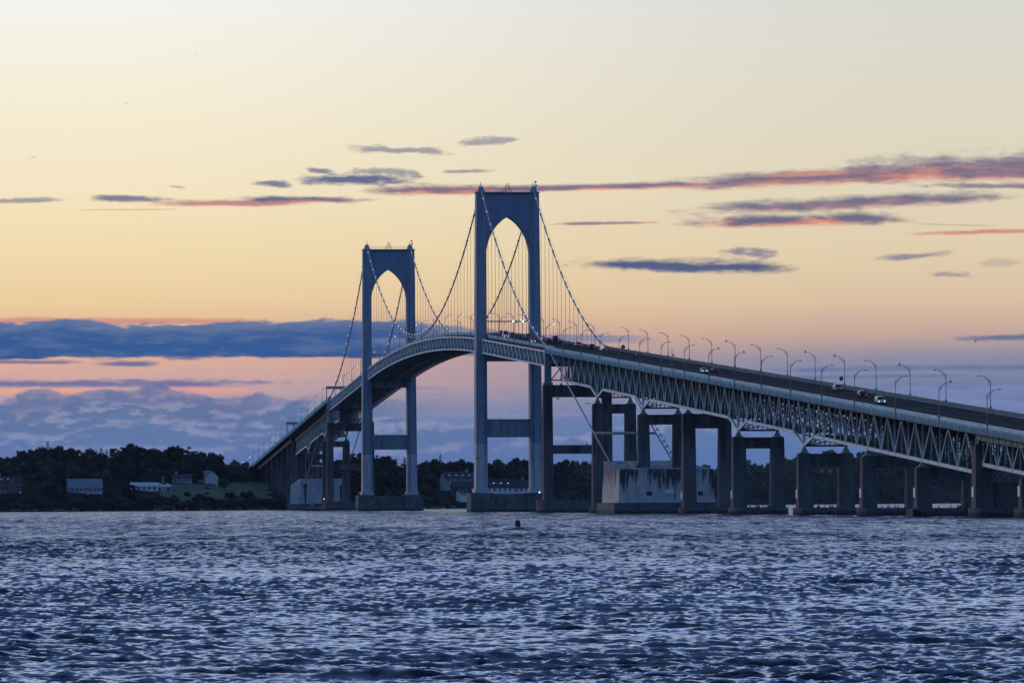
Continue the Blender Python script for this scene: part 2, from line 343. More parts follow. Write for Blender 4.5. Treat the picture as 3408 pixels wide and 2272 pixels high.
# ------------------------------------------------------------------ mesh builder
class MB:
    def __init__(s): s.v = []; s.f = []; s.n = 0
    def add(s, verts, faces):
        b = s.n; s.v.extend(tuple(p) for p in verts); s.f.extend(tuple(i+b for i in q) for q in faces); s.n += len(verts)
    def box(s, a, b):
        x0,y0,z0 = a; x1,y1,z1 = b
        s.add([(x0,y0,z0),(x1,y0,z0),(x1,y1,z0),(x0,y1,z0),(x0,y0,z1),(x1,y0,z1),(x1,y1,z1),(x0,y1,z1)],
              [(0,3,2,1),(4,5,6,7),(0,1,5,4),(1,2,6,5),(2,3,7,6),(3,0,4,7)])
    def frustum(s, bot, top):
        s.add(list(bot)+list(top), [(3,2,1,0),(4,5,6,7),(0,1,5,4),(1,2,6,5),(2,3,7,6),(3,0,4,7)])
    def bar(s, p, q, wd, ht, up=(0,0,1)):
        p = Vector(p); q = Vector(q); d = (q-p)
        if d.length < 1e-6: return
        d.normalize(); up = Vector(up)
        if abs(d.dot(up)) > .999: up = Vector((0,1,0))
        sx = d.cross(up).normalized(); sz = sx.cross(d).normalized()
        sx *= wd/2; sz *= ht/2
        s.add([p-sx-sz,p+sx-sz,p+sx+sz,p-sx+sz,q-sx-sz,q+sx-sz,q+sx+sz,q-sx+sz],
              [(0,1,2,3),(7,6,5,4),(0,4,5,1),(1,5,6,2),(2,6,7,3),(3,7,4,0)])
    def tube(s, pts, r, k=8, cap=True, r1=None):
        pts = [Vector(p) for p in pts]; n = len(pts); rings = []
        for i, p in enumerate(pts):
            d = (pts[min(i+1,n-1)] - pts[max(i-1,0)]).normalized()
            up = Vector((0,0,1)) if abs(d.z) < .98 else Vector((0,1,0))
            sx = d.cross(up).normalized(); sz = sx.cross(d).normalized()
            rr = r if r1 is None else r + (r1-r)*i/max(1,n-1)
            rings.append([p + sx*rr*math.cos(2*math.pi*j/k) + sz*rr*math.sin(2*math.pi*j/k) for j in range(k)])
        fs = []
        for i in range(n-1):
            for j in range(k):
                a = i*k+j; b = i*k+(j+1)%k; fs.append((a,b,b+k,a+k))
        if cap: fs.append(tuple(range(k-1,-1,-1))); fs.append(tuple((n-1)*k+j for j in range(k)))
        s.add([p for rg in rings for p in rg], fs)
    def lathe(s, prof, k=12, c=(0,0,0), sx=1, sy=1):
        vs = []; fs = []
        for r, z in prof:
            for j in range(k):
                a = 2*math.pi*j/k; vs.append((c[0]+r*math.cos(a)*sx, c[1]+r*math.sin(a)*sy, c[2]+z))
        for i in range(len(prof)-1):
            for j in range(k):
                a = i*k+j; b = i*k+(j+1)%k; fs.append((a,b,b+k,a+k))
        fs.append(tuple(range(k-1,-1,-1))); fs.append(tuple((len(prof)-1)*k+j for j in range(k)))
        s.add(vs, fs)
    def sphere(s, c, r, k=8, rz=1.0):
        s.lathe([(max(r*math.sin(math.pi*i/6), r*.02), -r*rz*math.cos(math.pi*i/6)) for i in range(7)], k, c)
    def prism(s, poly, thick, fn):
        """poly: outline of (a,b); fn(a,b,t) -> world; t in +-thick/2"""
        n = len(poly)
        s.add([fn(a,b,-thick/2) for a,b in poly]+[fn(a,b,thick/2) for a,b in poly],
              [tuple(range(n-1,-1,-1)), tuple(range(n,2*n))]+[(i,(i+1)%n,n+(i+1)%n,n+i) for i in range(n)])
    def build(s, name, mat, parent=None, origin=None, smooth=False):
        me = bpy.data.meshes.new(name)
        o_ = Vector(origin) if origin is not None else Vector((0,0,0))
        me.from_pydata([(p[0]-o_.x, p[1]-o_.y, p[2]-o_.z) for p in s.v], [], s.f)
        me.materials.append(mat); me.update()
        if smooth: me.polygons.foreach_set('use_smooth', [True]*len(me.polygons))
        ob = bpy.data.objects.new(name, me); col.objects.link(ob)
        if parent is not None: ob.parent = parent
        elif origin is not None: ob.location = o_
        return ob
def tag(o, label=None, cat=None, group=None, kind=None):
    if label: o['label'] = label
    if cat: o['category'] = cat
    if group: o['group'] = group
    if kind: o['kind'] = kind
    return o
def empty(name, loc=(0,0,0), rz=0.0):
    o = bpy.data.objects.new(name, None); col.objects.link(o); o.location = loc; o.rotation_euler = (0,0,rz); return o
def kids(o): return KID.get(o.name, None) or list(o.children)
KID = {}
def copy_tree(o, parent=None):
    ch = KID.setdefault(o.name, list(o.children))
    c_ = o.copy(); col.objects.link(c_); c_.parent = parent
    for k_ in ch: copy_tree(k_, c_)
    return c_
def place(proto, used, loc, rz, label=None, group=None, s=None):
    o = proto if not used[0] else copy_tree(proto)
    used[0] = True
    o.location = loc; o.rotation_euler = (0,0,rz)
    if s: o.scale = (s,s,s) if not isinstance(s, tuple) else s
    if label: o['label'] = label
    if group: o['group'] = group
    return o

# ------------------------------------------------------------------ bridge frame of reference
T1 = Vector((-1.65, 2161.0, 0)); AX = Vector((-.1142, .99346, 0)); RT = Vector((.99346, .1142, 0))
AZ = math.atan2(AX.y, AX.x)
G = .049
def zrail(u):
    if u < 0: return 67.3 + G*u
    if u <= 488: return 67.3 + G*u*(1-u/488.0)
    if u <= 698: return 67.3 - G*(u-488)
    return 67.3 - G*210 - .0525*(u-698)
def zroad(u): return zrail(u) - 1.15
def P(u, v, z): return T1 + AX*u + RT*v + Vector((0,0,z))
BR = T1.copy()
bridge = tag(empty('suspension_bridge', BR), 'long steel suspension bridge with two tall arched towers, truss approaches and concrete piers', 'bridge')
bobj = {}
def part(mb, name, mat, parent=bridge, smooth=False, label=None):
    o = mb.build(name, mat, parent, BR, smooth)
    if label: o['label'] = label
    return o
def pbox(mb, u0, u1, v0, v1, z0, z1, e=0.0, eu=0.0):
    """box in bridge coordinates, flaring by e at the bottom"""
    mb.frustum([P(u0-eu,v0-e,z0),P(u0-eu,v1+e,z0),P(u1+eu,v1+e,z0),P(u1+eu,v0-e,z0)],
               [P(u0,v0,z1),P(u0,v1,z1),P(u1,v1,z1),P(u1,v0,z1)])

# ---- towers
def tower(uc, lab):
    mb = MB()
    H = 120.9
    for s in (-1, 1):
        # leg: tapering outward edge, straight inner edge, stepped section
        def ring(z, ou, inn, du, p=0.0):
            a, b = sorted((s*ou, s*inn))
            return [P(uc-du,a,z),P(uc-du,b,z),P(uc+du,b,z),P(uc+du,a,z)]
        def ouz(z): return 12.75 + (11.95-12.75)*(z-7)/(H-7)
        def duz(z): return 4.2 + (2.9-4.2)*(z-7)/(H-7)
        zs = [26, 60, 100, H]
        for z0, z1 in zip(zs[:-1], zs[1:]):
            mb.frustum(ring(z0, ouz(z0), 8.32, duz(z0)), ring(z1, ouz(z1), 8.32, duz(z1)))
            # proud pilaster on both faces
            for q in (-1, 1):
                def r2(z):
                    a, b = sorted((s*(ouz(z)-.9), s*9.5)); d0 = q*(duz(z)-.1); d1 = q*(duz(z)+.55); u0, u1 = sorted((d0,d1))
                    return [P(uc+u0,a,z),P(uc+u0,b,z),P(uc+u1,b,z),P(uc+u1,a,z)]
                mb.frustum(r2(z0), r2(z1))
        for z in (40, 53.5, 67, 80.5, 94, 107.5):
            a, b = sorted((s*(ouz(z)+.06), s*8.26)); pbox(mb, uc-duz(z)-.07, uc+duz(z)+.07, a, b, z-.12, z+.12)
            a, b = sorted((s*(ouz(z)-.8), s*9.4)); pbox(mb, uc-duz(z)-.68, uc+duz(z)+.68, a, b, z-.14, z+.14)
    t = part(mb, 'tower', M['tower'], label=lab)
    for s in (-1, 1):
        mb = MB()
        def ouz(z): return 12.75 + (11.95-12.75)*(z-7)/(H-7)
        def duz(z): return 4.2 + (2.9-4.2)*(z-7)/(H-7)
        mb.frustum([P(uc-duz(7),sorted((s*ouz(7),s*8.3))[0],7.3),P(uc-duz(7),sorted((s*ouz(7),s*8.3))[1],7.3),P(uc+duz(7),sorted((s*ouz(7),s*8.3))[1],7.3),P(uc+duz(7),sorted((s*ouz(7),s*8.3))[0],7.3)],
                   [P(uc-duz(26),sorted((s*ouz(26),s*8.3))[0],26),P(uc-duz(26),sorted((s*ouz(26),s*8.3))[1],26),P(uc+duz(26),sorted((s*ouz(26),s*8.3))[1],26),P(uc+duz(26),sorted((s*ouz(26),s*8.3))[0],26)])
        for q in (-1, 1):
            def r2(z):
                a, b = sorted((s*(ouz(z)-.9), s*9.5)); d0 = q*(duz(z)-.1); d1 = q*(duz(z)+.55); u0, u1 = sorted((d0,d1))
                return [P(uc+u0,a,z),P(uc+u0,b,z),P(uc+u1,b,z),P(uc+u1,a,z)]
            mb.frustum(r2(7.3), r2(26))
        a, b = sorted((s*13.1, s*7.95))
        pbox(mb, uc-5.1, uc+5.1, a, b, 7.35, 8.9, .15)
        part(mb, 'leg_base', M['towerlow'], t)
    for s in (-1, 1):
        mb = MB(); v = s*9.0
        for q in (-.18,.18): mb.tube([P(uc-5.0,v+q,9),P(uc-3.2,v+q,60)], .04, 4)
        mb.bar(P(uc-4.3,v,36),P(uc-4.3,v,38.2),.9,.5); mb.bar(P(uc-4.9,s*12.2,20.5),P(uc-3.9,s*12.2,20.5),1.4,.25)
        part(mb, 'ladder', M['pole'], t)
    # arched portal panel
    hw = [(0,111.9),(1.1,111.3),(1.95,110.7),(3.0,109.8),(3.8,109.0),(4.8,107.8),(5.75,106.4),(6.5,105.0),(7.1,103.6),(7.75,101.6),(8.2,99.1),(8.31,96.8)]
    mb = MB()
    outline = [(8.31, 120.75)] + [(a,z) for a,z in reversed(hw)] + [(-a,z) for a,z in hw[1:]] + [(-8.31,120.75)]
    # build as strips between arch and top so no concave ngons
    half = hw[::-1]
    for s in (-1, 1):
        for (a0,z0),(a1,z1) in zip(half[:-1], half[1:]):
            quad = [(s*a0,z0),(s*a1,z1),(s*a1,120.75),(s*a0,120.75)]
            mb.add([P(uc-2.5,a,z) for a,z in quad]+[P(uc+2.5,a,z) for a,z in quad],
                   [(0,1,2,3),(7,6,5,4),(0,4,5,1),(2,6,7,3)])
    # seams: shallow ribs standing 6 cm proud
    for k_ in range(-3, 4):
        vx = k_*2.2
        zz = np.interp(abs(vx), [h[0] for h in hw], [h[1] for h in hw])
        for q in (-1, 1):
            pbox(mb, uc+q*2.5-.07, uc+q*2.5+.07, vx-.10, vx+.10, zz+.15, 120.6)
    part(mb, 'portal_panel', M['panel'], t)
    # cap
    mb = MB(); pbox(mb, uc-3.4, uc+3.4, -12.15, 12.15, 120.95, 121.4)
    part(mb, 'tower_cap', M['strut'], t)
    # cross struts
    for z0, z1, nm in ((28.6, 34.9, 0), (57.4, 60.6, 1)):
        mb = MB(); pbox(mb, uc-2.1, uc+2.1, -8.25, 8.25, z0, z1)
        for k_ in range(-2, 3):
            pbox(mb, uc-2.18, uc-2.05, k_*2.9-.09, k_*2.9+.09, z0+.1, z1-.1)
        pbox(mb, uc-2.35, uc+2.35, -8.2, 8.2, z1+.01, z1+.28); pbox(mb, uc-2.35, uc+2.35, -8.2, 8.2, z0-.26, z0-.01)
        part(mb, 'cross_beam', M['strut'], t)
    mb = MB(); mb.tube([P(uc-3.0,-8.3,72.2),P(uc-3.0,8.3,72.2)], .22, 8)
    for v in (-6.6, -1.5, 3.2): mb.bar(P(uc-3.0,v,72.2), P(uc-3.0,v,71.3), .25, .25)
    sg = part(mb, 'signal_beam', M['pole'], t)
    for v in (1.8, 5.4):
        mb = MB(); mb.sphere(P(uc-3.35,v,72.2), .38, 8); part(mb, 'signal_lamp', M['lampg'], t)
    # footing with two pads and a recessed wall
    mb = MB()
    for s in (-1, 1):
        a, b = sorted((s*15.1, s*6.4)); pbox(mb, uc-8, uc+8, a, b, -4, 7.2, .12, .1)
    pbox(mb, uc-6.6, uc+6.6, -6.3, 6.3, -4, 6.9)
    part(mb, 'footing', M['foot'], t)
    # top works
    for s in (-1, 1):
        mb = MB(); v = s*10.05
        mb.frustum([P(uc-3.2,v-1.2,121.42),P(uc-3.2,v+1.2,121.42),P(uc+3.2,v+1.2,121.42),P(uc+3.2,v-1.2,121.42)],
                   [P(uc-1.2,v-.55,123.6),P(uc-1.2,v+.55,123.6),P(uc+1.2,v+.55,123.6),P(uc+1.2,v-.55,123.6)])
        part(mb, 'cable_saddle', M['strut'], t)
        mb = MB(); mb.tube([P(uc,v,123.5),P(uc,v,125.4)], .07, 6)
        mb.bar(P(uc-1,v-1.8,121.5),P(uc-1,v,124.6),.1,.1); mb.bar(P(uc-1,v+1.8,121.5),P(uc-1,v,124.6),.1,.1)
        part(mb, 'beacon_mast', M['pole'], t)
        if s > 0:
            mb = MB(); mb.sphere(P(uc-.5,v+.9,125.3), .42, 8); mb.sphere(P(uc-.5,v+1.1,123.9), .40, 8); mb.tube([P(uc-.5,v+.9,121.4),P(uc-.5,v+.9,125)],.06,6)
            part(mb, 'antenna', M['pole'], t)
    mb = MB()
    for z in (121.9, 122.35, 122.8): mb.bar(P(uc-1.5,-8.9,z), P(uc-1.5,8.9,z), .05, .07)
    for k_ in range(13): mb.bar(P(uc-1.5,-8.9+k_*17.8/12,121.4), P(uc-1.5,-8.9+k_*17.8/12,122.8), .06, .06)
    part(mb, 'catwalk_railing', M['pole'], t)
    mb = MB()
    for s in (-1, 1):
        mb.bar(P(uc-1.6,s*1.6,121.4), P(uc-1.6,s*.55,124.0), .14, .14); mb.bar(P(uc-1.6,s*.9,121.4), P(uc-1.6,s*.45,123.2), .14, .14)
        mb.bar(P(uc-1.6,s*1.0,122.9), P(uc-1.6,-s*.9,121.7), .09, .09); mb.bar(P(uc-1.6,s*.4,123.2), P(uc-1.6,s*.4,124.6), .12, .12)
    for z in (123.2, 124.0, 124.6): mb.bar(P(uc-1.6,-.75,z), P(uc-1.6,.75,z), .12, .12)
    part(mb, 'hoist_frame', M['pole'], t)
    # steps
    mb = MB(); mb.box((0,0,0),(0.001,0.001,0.001)) if False else None
    return t
tower(0.0, 'nearer, taller looking tower right of the photo centre')
tower(488.0, 'farther tower left of the other')

# ---- cables
ZT = 123.0
WL = 72.9 + .6
def cable_z(u):
    k_ = 4*(ZT-WL)/488.0**2
    if 0 <= u <= 488: return ZT - k_*u*(488-u)
    if -208 <= u < 0:
        t = -u; za = zrail(-208)-.2; return ZT + (za-ZT)*t/208.0 - k_*t*(208-t)
    if 488 < u <= 698:
        t = u-488; za = zrail(698)-.2; return ZT + (za-ZT)*t/210.0 - k_*t*(210-t)
    if u < -208:
        za = zrail(-208)-.2; return za + (16.4-za)*(-208-u)/(369-208.0)
    za = zrail(698)-.2; return za + (13.0-za)*(u-698)/(864-698.0)
for sv, lab in ((-1, 'left hand main cable'), (1, 'right hand main cable')):
    v = sv*10.05
    us = [-369, -330, -290, -250] + list(np.linspace(-208, -10, 18)) + [0] + list(np.linspace(8, 480, 60)) + [488] + list(np.linspace(498, 698, 18)) + [740, 800, 864]
    mb = MB(); mb.tube([P(u, v, cable_z(u)) for u in us], .27, 8)
    # cable bands
    for i in range(-16, 57):
        u = i*12.2
        if abs(u) < 4 or abs(u-488) < 4: continue
        d = (P(u+.5,v,cable_z(u+.5))-P(u-.5,v,cable_z(u-.5))).normalized()
        p = P(u,v,cable_z(u)); mb.tube([p-d*.45, p+d*.45], .40, 8)
    mcab = part(mb, 'main_cable', M['cable'], smooth=True, label=lab)
    # struts tying the two backstays together are added below
    # hand ropes
    mb = MB()
    for q in (-.45, .45):
        for u0, u1 in ((-206,-3),(3,485),(491,696)):
            uu = np.linspace(u0, u1, max(3, int((u1-u0)/12.2)))
            mb.tube([P(u, v+q, cable_z(u)+1.15) for u in uu], .025, 4)
    part(mb, 'hand_rope', M['hang'], mcab)
    for i in range(-16, 57):
        u = i*12.2
        if abs(u) < 4 or abs(u-488) < 4: continue
        zc = cable_z(u); zb = zrail(u) - 2.2
        if zc - zb > 2.2:
            mb = MB()
            for q in (-.22, .22): mb.tube([P(u+q, v, zb), P(u+q, v, zc)], .045, 4)
            part(mb, 'hanger', M['hang'], mcab)
        mb = MB(); mb.sphere(P(u, v-.45, zc+1.25), .15, 6)
        part(mb, 'cable_lamp', M['lampw'], mcab)

for u in (-332, 826):
    mb = MB(); mb.tube([P(u,-10.0,cable_z(u)), P(u,10.0,cable_z(u))], .45, 8); part(mb, 'cable_strut', M['cable'], smooth=True)
# ---- stiffening truss of the suspended spans
def stiff(u0, u1, v):
    mb = MB(); mc = MB()
    n = max(1, round((u1-u0)/12.2)); du = (u1-u0)/n
    zt = lambda u: zrail(u)-1.9; zb = lambda u: zt(u)-4.9
    for i in range(n):
        a = u0+i*du; b = a+du; m_ = (a+b)/2
        mc.bar(P(a,v,zt(a)), P(b,v,zt(b)), .5, .55); mc.bar(P(a,v,zb(a)), P(b,v,zb(b)), .5, .55)
        mb.bar(P(a,v,zt(a)), P(m_,v,zb(m_)), .32, .34); mb.bar(P(m_,v,zb(m_)), P(b,v,zt(b)), .32, .34)
        mb.bar(P(a,v,zt(a)+.3), P(a,v,zb(a)), .22, .26)
        mb.bar(P(m_,v,zt(m_)), P(m_,v,zb(m_)), .16, .2)
    mb.bar(P(u1,v,zt(u1)+.3), P(u1,v,zb(u1)), .4, .4)
    t = part(mb, 'stiffening_truss', M['steel'])
    part(mc, 'chord', M['chord'], t)
for v in (-10.05, 10.05):
    stiff(-208, -4.2, v); stiff(4.2, 483.8, v); stiff(492.2, 698, v)
# ---- floor system under the suspended deck
mb = MB()
for u0, u1 in ((-208,-5),(5,483),(493,698)):
    n = round((u1-u0)/6.1)
    for i in range(n+1):
        u = u0+(u1-u0)*i/n; z = zroad(u)-.75
        mb.bar(P(u,-10,z-.9), P(u,10,z-.9), .35, 1.6)
        if i % 2 == 0:
            zb = zrail(u)-6.8
            mb.bar(P(u,-10,zb), P(u,10,zb), .3, .4)
            if i+2 <= n:
                u2 = u0+(u1-u0)*(i+2)/n; z2 = zrail(u2)-6.8
                mb.bar(P(u,-10,zb), P(u2,0,z2), .25, .3); mb.bar(P(u,10,zb), P(u2,0,z2), .25, .3)
                mb.bar(P(u,0,zb), P(u2,-10,z2), .25, .3); mb.bar(P(u,0,zb), P(u2,10,z2), .25, .3)
            for s in (-1,1):
                mb.bar(P(u,s*10,zb), P(u,0,z-1.6), .28, .3)
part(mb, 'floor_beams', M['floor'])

# ---- roadway deck
UE, UW = -1110.0, 1300.0
us = list(np.arange(UE, UW+1, 12.2))
def strip(mb, us, v0, v1, zf, th=0.0):
    vs = []; fs = []
    for u in us:
        z = zf(u)
        vs += [P(u,v0,z), P(u,v1,z)]
        if th: vs += [P(u,v1,z-th), P(u,v0,z-th)]
    k_ = 4 if th else 2
    for i in range(len(us)-1):
        a = i*k_; b = a+k_
        if th: fs += [(a,a+1,b+1,b),(a+1,a+2,b+2,b+1),(a+2,a+3,b+3,b+2),(a+3,a,b,b+3)]
        else: fs.append((a,a+1,b+1,b))
    if th: fs += [(3,2,1,0),(len(vs)-4,len(vs)-3,len(vs)-2,len(vs)-1)]
    mb.add(vs, fs)
mb = MB(); strip(mb, us, -8.0, 8.0, zroad, .7)
deck = part(mb, 'roadway', M['asphalt'])
mb = MB()
for v in (-7.2, 7.2): strip(mb, us, v-.08, v+.08, lambda u: zroad(u)+.012)
for v in (-.18, .18): strip(mb, us, v-.07, v+.07, lambda u: zroad(u)+.012)
for u in np.arange(UE+5, UW-5, 12.2):
    for v in (-3.65, 3.65):
        mb.add([P(u,v-.07,zroad(u)+.012),P(u,v+.07,zroad(u)+.012),P(u+3,v+.07,zroad(u+3)+.012),P(u+3,v-.07,zroad(u+3)+.012)],[(0,1,2,3)])
part(mb, 'lane_marking', M['paint'], deck)
# wider shoulders of the approaches
for a, b in ((UE, -209.0), (699.0, UW)):
    uu = list(np.linspace(a, b, int((b-a)/12)))
    for s in (-1, 1):
        mb = MB(); strip(mb, uu, *(sorted((s*8.02, s*10.6))), lambda u: zroad(u)+.0, .6)
        part(mb, 'shoulder', M['asphalt'], deck)
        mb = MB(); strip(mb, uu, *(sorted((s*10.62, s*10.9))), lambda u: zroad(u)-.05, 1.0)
        part(mb, 'fascia', M['steel_shade'], deck)
# guard rails
def guard(a, b, v, mat, name='guardrail', out=0):
    mb = MB(); uu = list(np.linspace(a, b, max(2, int((b-a)/12))))
    strip(mb, uu, v-.10, v+.10, lambda u: zrail(u), .12)
    strip(mb, uu, v-.07, v+.07, lambda u: zrail(u)-.24, .56)
    n = int((b-a)/1.95)
    for i in range(n+1):
        u = a+(b-a)*i/n
        mb.bar(P(u,v,zroad(u)-.1), P(u,v,zrail(u)-.1), .24, .22)
        if i % 6 == 0: mb.bar(P(u,v+out*.12,zroad(u)-.9), P(u,v+out*.12,zrail(u)+.06), .3, .2)
    if abs(v) > 10:
        n = int((b-a)/1.95)
        for i in range(n):
            u = a + (b-a)*(i+.5)/n
            mb.bar(P(u,out*10.97,zroad(u)+.06), P(u,out*10.97,zroad(u)-1.25), .17, .2)
            mb.bar(P(u,out*10.98,zroad(u)+.0), P(u,out*10.7,zroad(u)+.05), .12, .1)
    n = int((b-a)/.65)
    for i in range(n+1):
        u = a+(b-a)*i/n
        mb.bar(P(u,v+out*.10,zrail(u)-.92), P(u,v+out*.10,zrail(u)-.1), .07, .06)
    return part(mb, name, mat)
for s in (-1, 1):
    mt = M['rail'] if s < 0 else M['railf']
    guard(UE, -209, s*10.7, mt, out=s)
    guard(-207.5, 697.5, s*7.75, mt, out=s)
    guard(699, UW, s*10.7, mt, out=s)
# ---- deck trusses of the approaches (Warren with verticals, haunched at some piers)
def dtruss(segs, v, vs_tip, d_top=3.2, depth=8.4, tipd=3.0):
    """segs: list of (u0,u1,n) running away from u0; vs_tip: set of node u that are V tips"""
    mb = MB(); mc = MB()
    nodes = []
    for u0, u1, n in segs:
        for i in range(n): nodes.append(u0+(u1-u0)*i/n)
    nodes.append(segs[-1][1])
    zt = lambda u: zrail(u)-d_top
    def zb(u): return zt(u)-depth
    tips = sorted(vs_tip)
    istip = lambda u: any(abs(u-t) < .5 for t in tips)
    zbb = lambda u: zb(u)-(tipd if istip(u) else 0)
    # bottom nodes sit at 'nodes'; top nodes midway, so supports are bottom nodes
    for a, b in zip(nodes[:-1], nodes[1:]):
        m_ = (a+b)/2
        mc.bar(P(a,v,zbb(a)), P(b,v,zbb(b)), .55, .8)
        mb.bar(P(a,v,zt(a)), P(b,v,zt(b)), .5, .6)
        mb.bar(P(a,v,zbb(a)), P(m_,v,zt(m_)), .32, .34); mb.bar(P(m_,v,zt(m_)), P(b,v,zbb(b)), .32, .34)
        mb.bar(P(m_,v,zt(m_)), P(m_,v,(zbb(a)+zbb(b))/2), .18, .22)
        mb.bar(P(a,v,zt(a)), P(a,v,zbb(a)), .30, .3)
        # gusset plates
        mc.bar(P(a,v,zbb(a)-.5), P(a,v,zbb(a)+.9), .62, 1.1)
    mb.bar(P(nodes[-1],v,zt(nodes[-1])), P(nodes[-1],v,zbb(nodes[-1])), .4, .4)
    t = part(mb, 'deck_truss', M['steel']); part(mc, 'chord', M['chord'], t)
    return nodes, zt, zbb
EAST = [(-208.5,-305,6),(-305,-414,7),(-414,-509,6),(-509,-604,6),(-604,-713,7),(-713,-806,6),(-806,-876,4),(-876,-938,3)]
WEST = [(698.5,785,6),(785,895,7),(895,986,6)]
EAST2 = [(-946,-993,3),(-993,-1046,3),(-1046,-1100,3)]
for segs, tips, dep in ((EAST, {-305,-414,-604,-713}, 8.4), (WEST, {785,895}, 8.4), (EAST2, set(), 6.4)):
    for v in (-5.4, 5.4):
        nodes, zt, zb = dtruss(segs, v, tips, depth=dep)
    # cross frames and lateral bracing between the two trusses, floor beams and stringers above
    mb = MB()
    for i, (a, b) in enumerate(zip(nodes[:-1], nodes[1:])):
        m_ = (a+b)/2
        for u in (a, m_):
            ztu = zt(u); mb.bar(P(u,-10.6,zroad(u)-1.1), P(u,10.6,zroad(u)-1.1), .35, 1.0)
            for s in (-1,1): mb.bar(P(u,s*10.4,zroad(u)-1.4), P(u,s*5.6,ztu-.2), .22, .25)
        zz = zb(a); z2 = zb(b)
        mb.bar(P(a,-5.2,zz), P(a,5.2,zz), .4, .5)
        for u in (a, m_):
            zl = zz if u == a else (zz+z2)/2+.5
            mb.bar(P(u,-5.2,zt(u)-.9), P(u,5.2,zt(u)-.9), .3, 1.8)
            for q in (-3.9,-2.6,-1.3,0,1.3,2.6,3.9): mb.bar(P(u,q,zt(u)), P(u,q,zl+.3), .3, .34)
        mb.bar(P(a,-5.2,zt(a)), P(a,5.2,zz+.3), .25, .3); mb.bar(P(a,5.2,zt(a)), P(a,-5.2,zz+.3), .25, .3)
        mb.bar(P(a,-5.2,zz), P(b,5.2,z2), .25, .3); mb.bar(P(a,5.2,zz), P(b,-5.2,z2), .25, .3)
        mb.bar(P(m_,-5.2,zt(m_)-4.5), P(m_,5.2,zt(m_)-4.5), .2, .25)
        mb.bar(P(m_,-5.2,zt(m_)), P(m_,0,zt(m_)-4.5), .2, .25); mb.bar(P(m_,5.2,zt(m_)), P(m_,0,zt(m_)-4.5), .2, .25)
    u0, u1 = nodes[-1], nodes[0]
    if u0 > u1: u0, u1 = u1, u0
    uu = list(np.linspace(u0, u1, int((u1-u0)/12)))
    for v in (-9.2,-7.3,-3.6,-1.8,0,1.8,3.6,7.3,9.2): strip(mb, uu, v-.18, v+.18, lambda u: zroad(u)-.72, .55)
    part(mb, 'cross_bracing', M['steel_shade'])
# plate girders: short span ends beside the first east pier, and the far west approach
def girders(a, b, vs_, dep, mat, z0=.75):
    for v in vs_:
        mb = MB(); uu = list(np.linspace(a, b, max(2, int((b-a)/6))))
        strip(mb, uu, v-.12, v+.12, lambda u: zroad(u)-z0, dep)
        strip(mb, uu, v-.32, v+.32, lambda u: zroad(u)-z0-dep-.005, .12)
        for u in uu: mb.bar(P(u,v-.2,zroad(u)-z0-.1), P(u,v-.2,zroad(u)-z0-dep), .12, .12)
        part(mb, 'plate_girder', mat)
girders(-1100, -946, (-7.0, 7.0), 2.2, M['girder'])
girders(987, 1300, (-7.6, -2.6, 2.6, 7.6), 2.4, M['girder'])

# ---- concrete piers
def pier(uc, ztop, vin, vout, beam=3.1, e=.32, tw=1.3, bw=2.6, foot=8.4, zfoot=2.0, base=0.0, ftk=True, low=None, gauge=True, mat='conc', bear=None, label=None):
    mb = MB()
    if beam: pbox(mb, uc-tw+.15, uc+tw-.15, -vin, vin, ztop-beam, ztop-.03)
    else: pbox(mb, uc-1.5, uc+1.5, -vin-.05, vin+.05, -3, 7.4)
    pr = part(mb, 'pier', M[mat], label=label)
    for s in (-1, 1):
        mb = MB()
        a, b = sorted((s*vin, s*vout))
        mb.frustum([P(uc-bw,a-e*.6,base),P(uc-bw,b+e*.6,base),P(uc+bw,b+e*.6,base),P(uc+bw,a-e*.6,base)],
                   [P(uc-tw,a,ztop),P(uc-tw,b,ztop),P(uc+tw,b,ztop),P(uc+tw,a,ztop)])
        part(mb, 'column', M[mat], pr)
    if low:
        mb = MB(); pbox(mb, uc-tw-.1, uc+tw+.1, -vin, vin, low[0], low[1]); part(mb, 'lower_strut', M[mat], pr)
    if ftk:
        mb = MB(); out = []
        for s in (-1, 1):
            n = 8
            for i in range(n+1):
                a = -math.pi/2 + math.pi*i/n
                out.append((s*(foot-3.0) + s*3.0*math.cos(a), s*3.6*math.sin(a)))
        nn = len(out)
        mb.add([P(uc+b, a, -3) for a, b in out]+[P(uc+b, a, zfoot) for a, b in out],
               [tuple(range(nn)), tuple(range(2*nn-1, nn-1, -1))]+[(i+nn,(i+1)%nn+nn,(i+1)%nn,i) for i in range(nn)])
        part(mb, 'footing', M['foot'], pr)
    if gauge:
        mb = MB(); q = vout+e*.45
        pbox(mb, uc-1.2, uc+1.2, -q-.22, -q-.06, zfoot+2.4, zfoot+4.6); part(mb, 'gauge_board', M['gauge'], pr)
    if bear:
        for v in (-5.4, 5.4):
            mb = MB(); zb_ = bear-.45
            mb.frustum([P(uc-1.0,v-1.05,ztop+.01),P(uc-1.0,v+1.05,ztop+.01),P(uc+1.0,v+1.05,ztop+.01),P(uc+1.0,v-1.05,ztop+.01)],
                       [P(uc-.35,v-.38,zb_),P(uc-.35,v+.38,zb_),P(uc+.35,v+.38,zb_),P(uc+.35,v-.38,zb_)])
            pbox(mb, uc-1.15, uc+1.15, v-1.25, v+1.25, ztop+.0, ztop+.25)
            part(mb, 'bearing', M['bearing'], pr)
    return pr
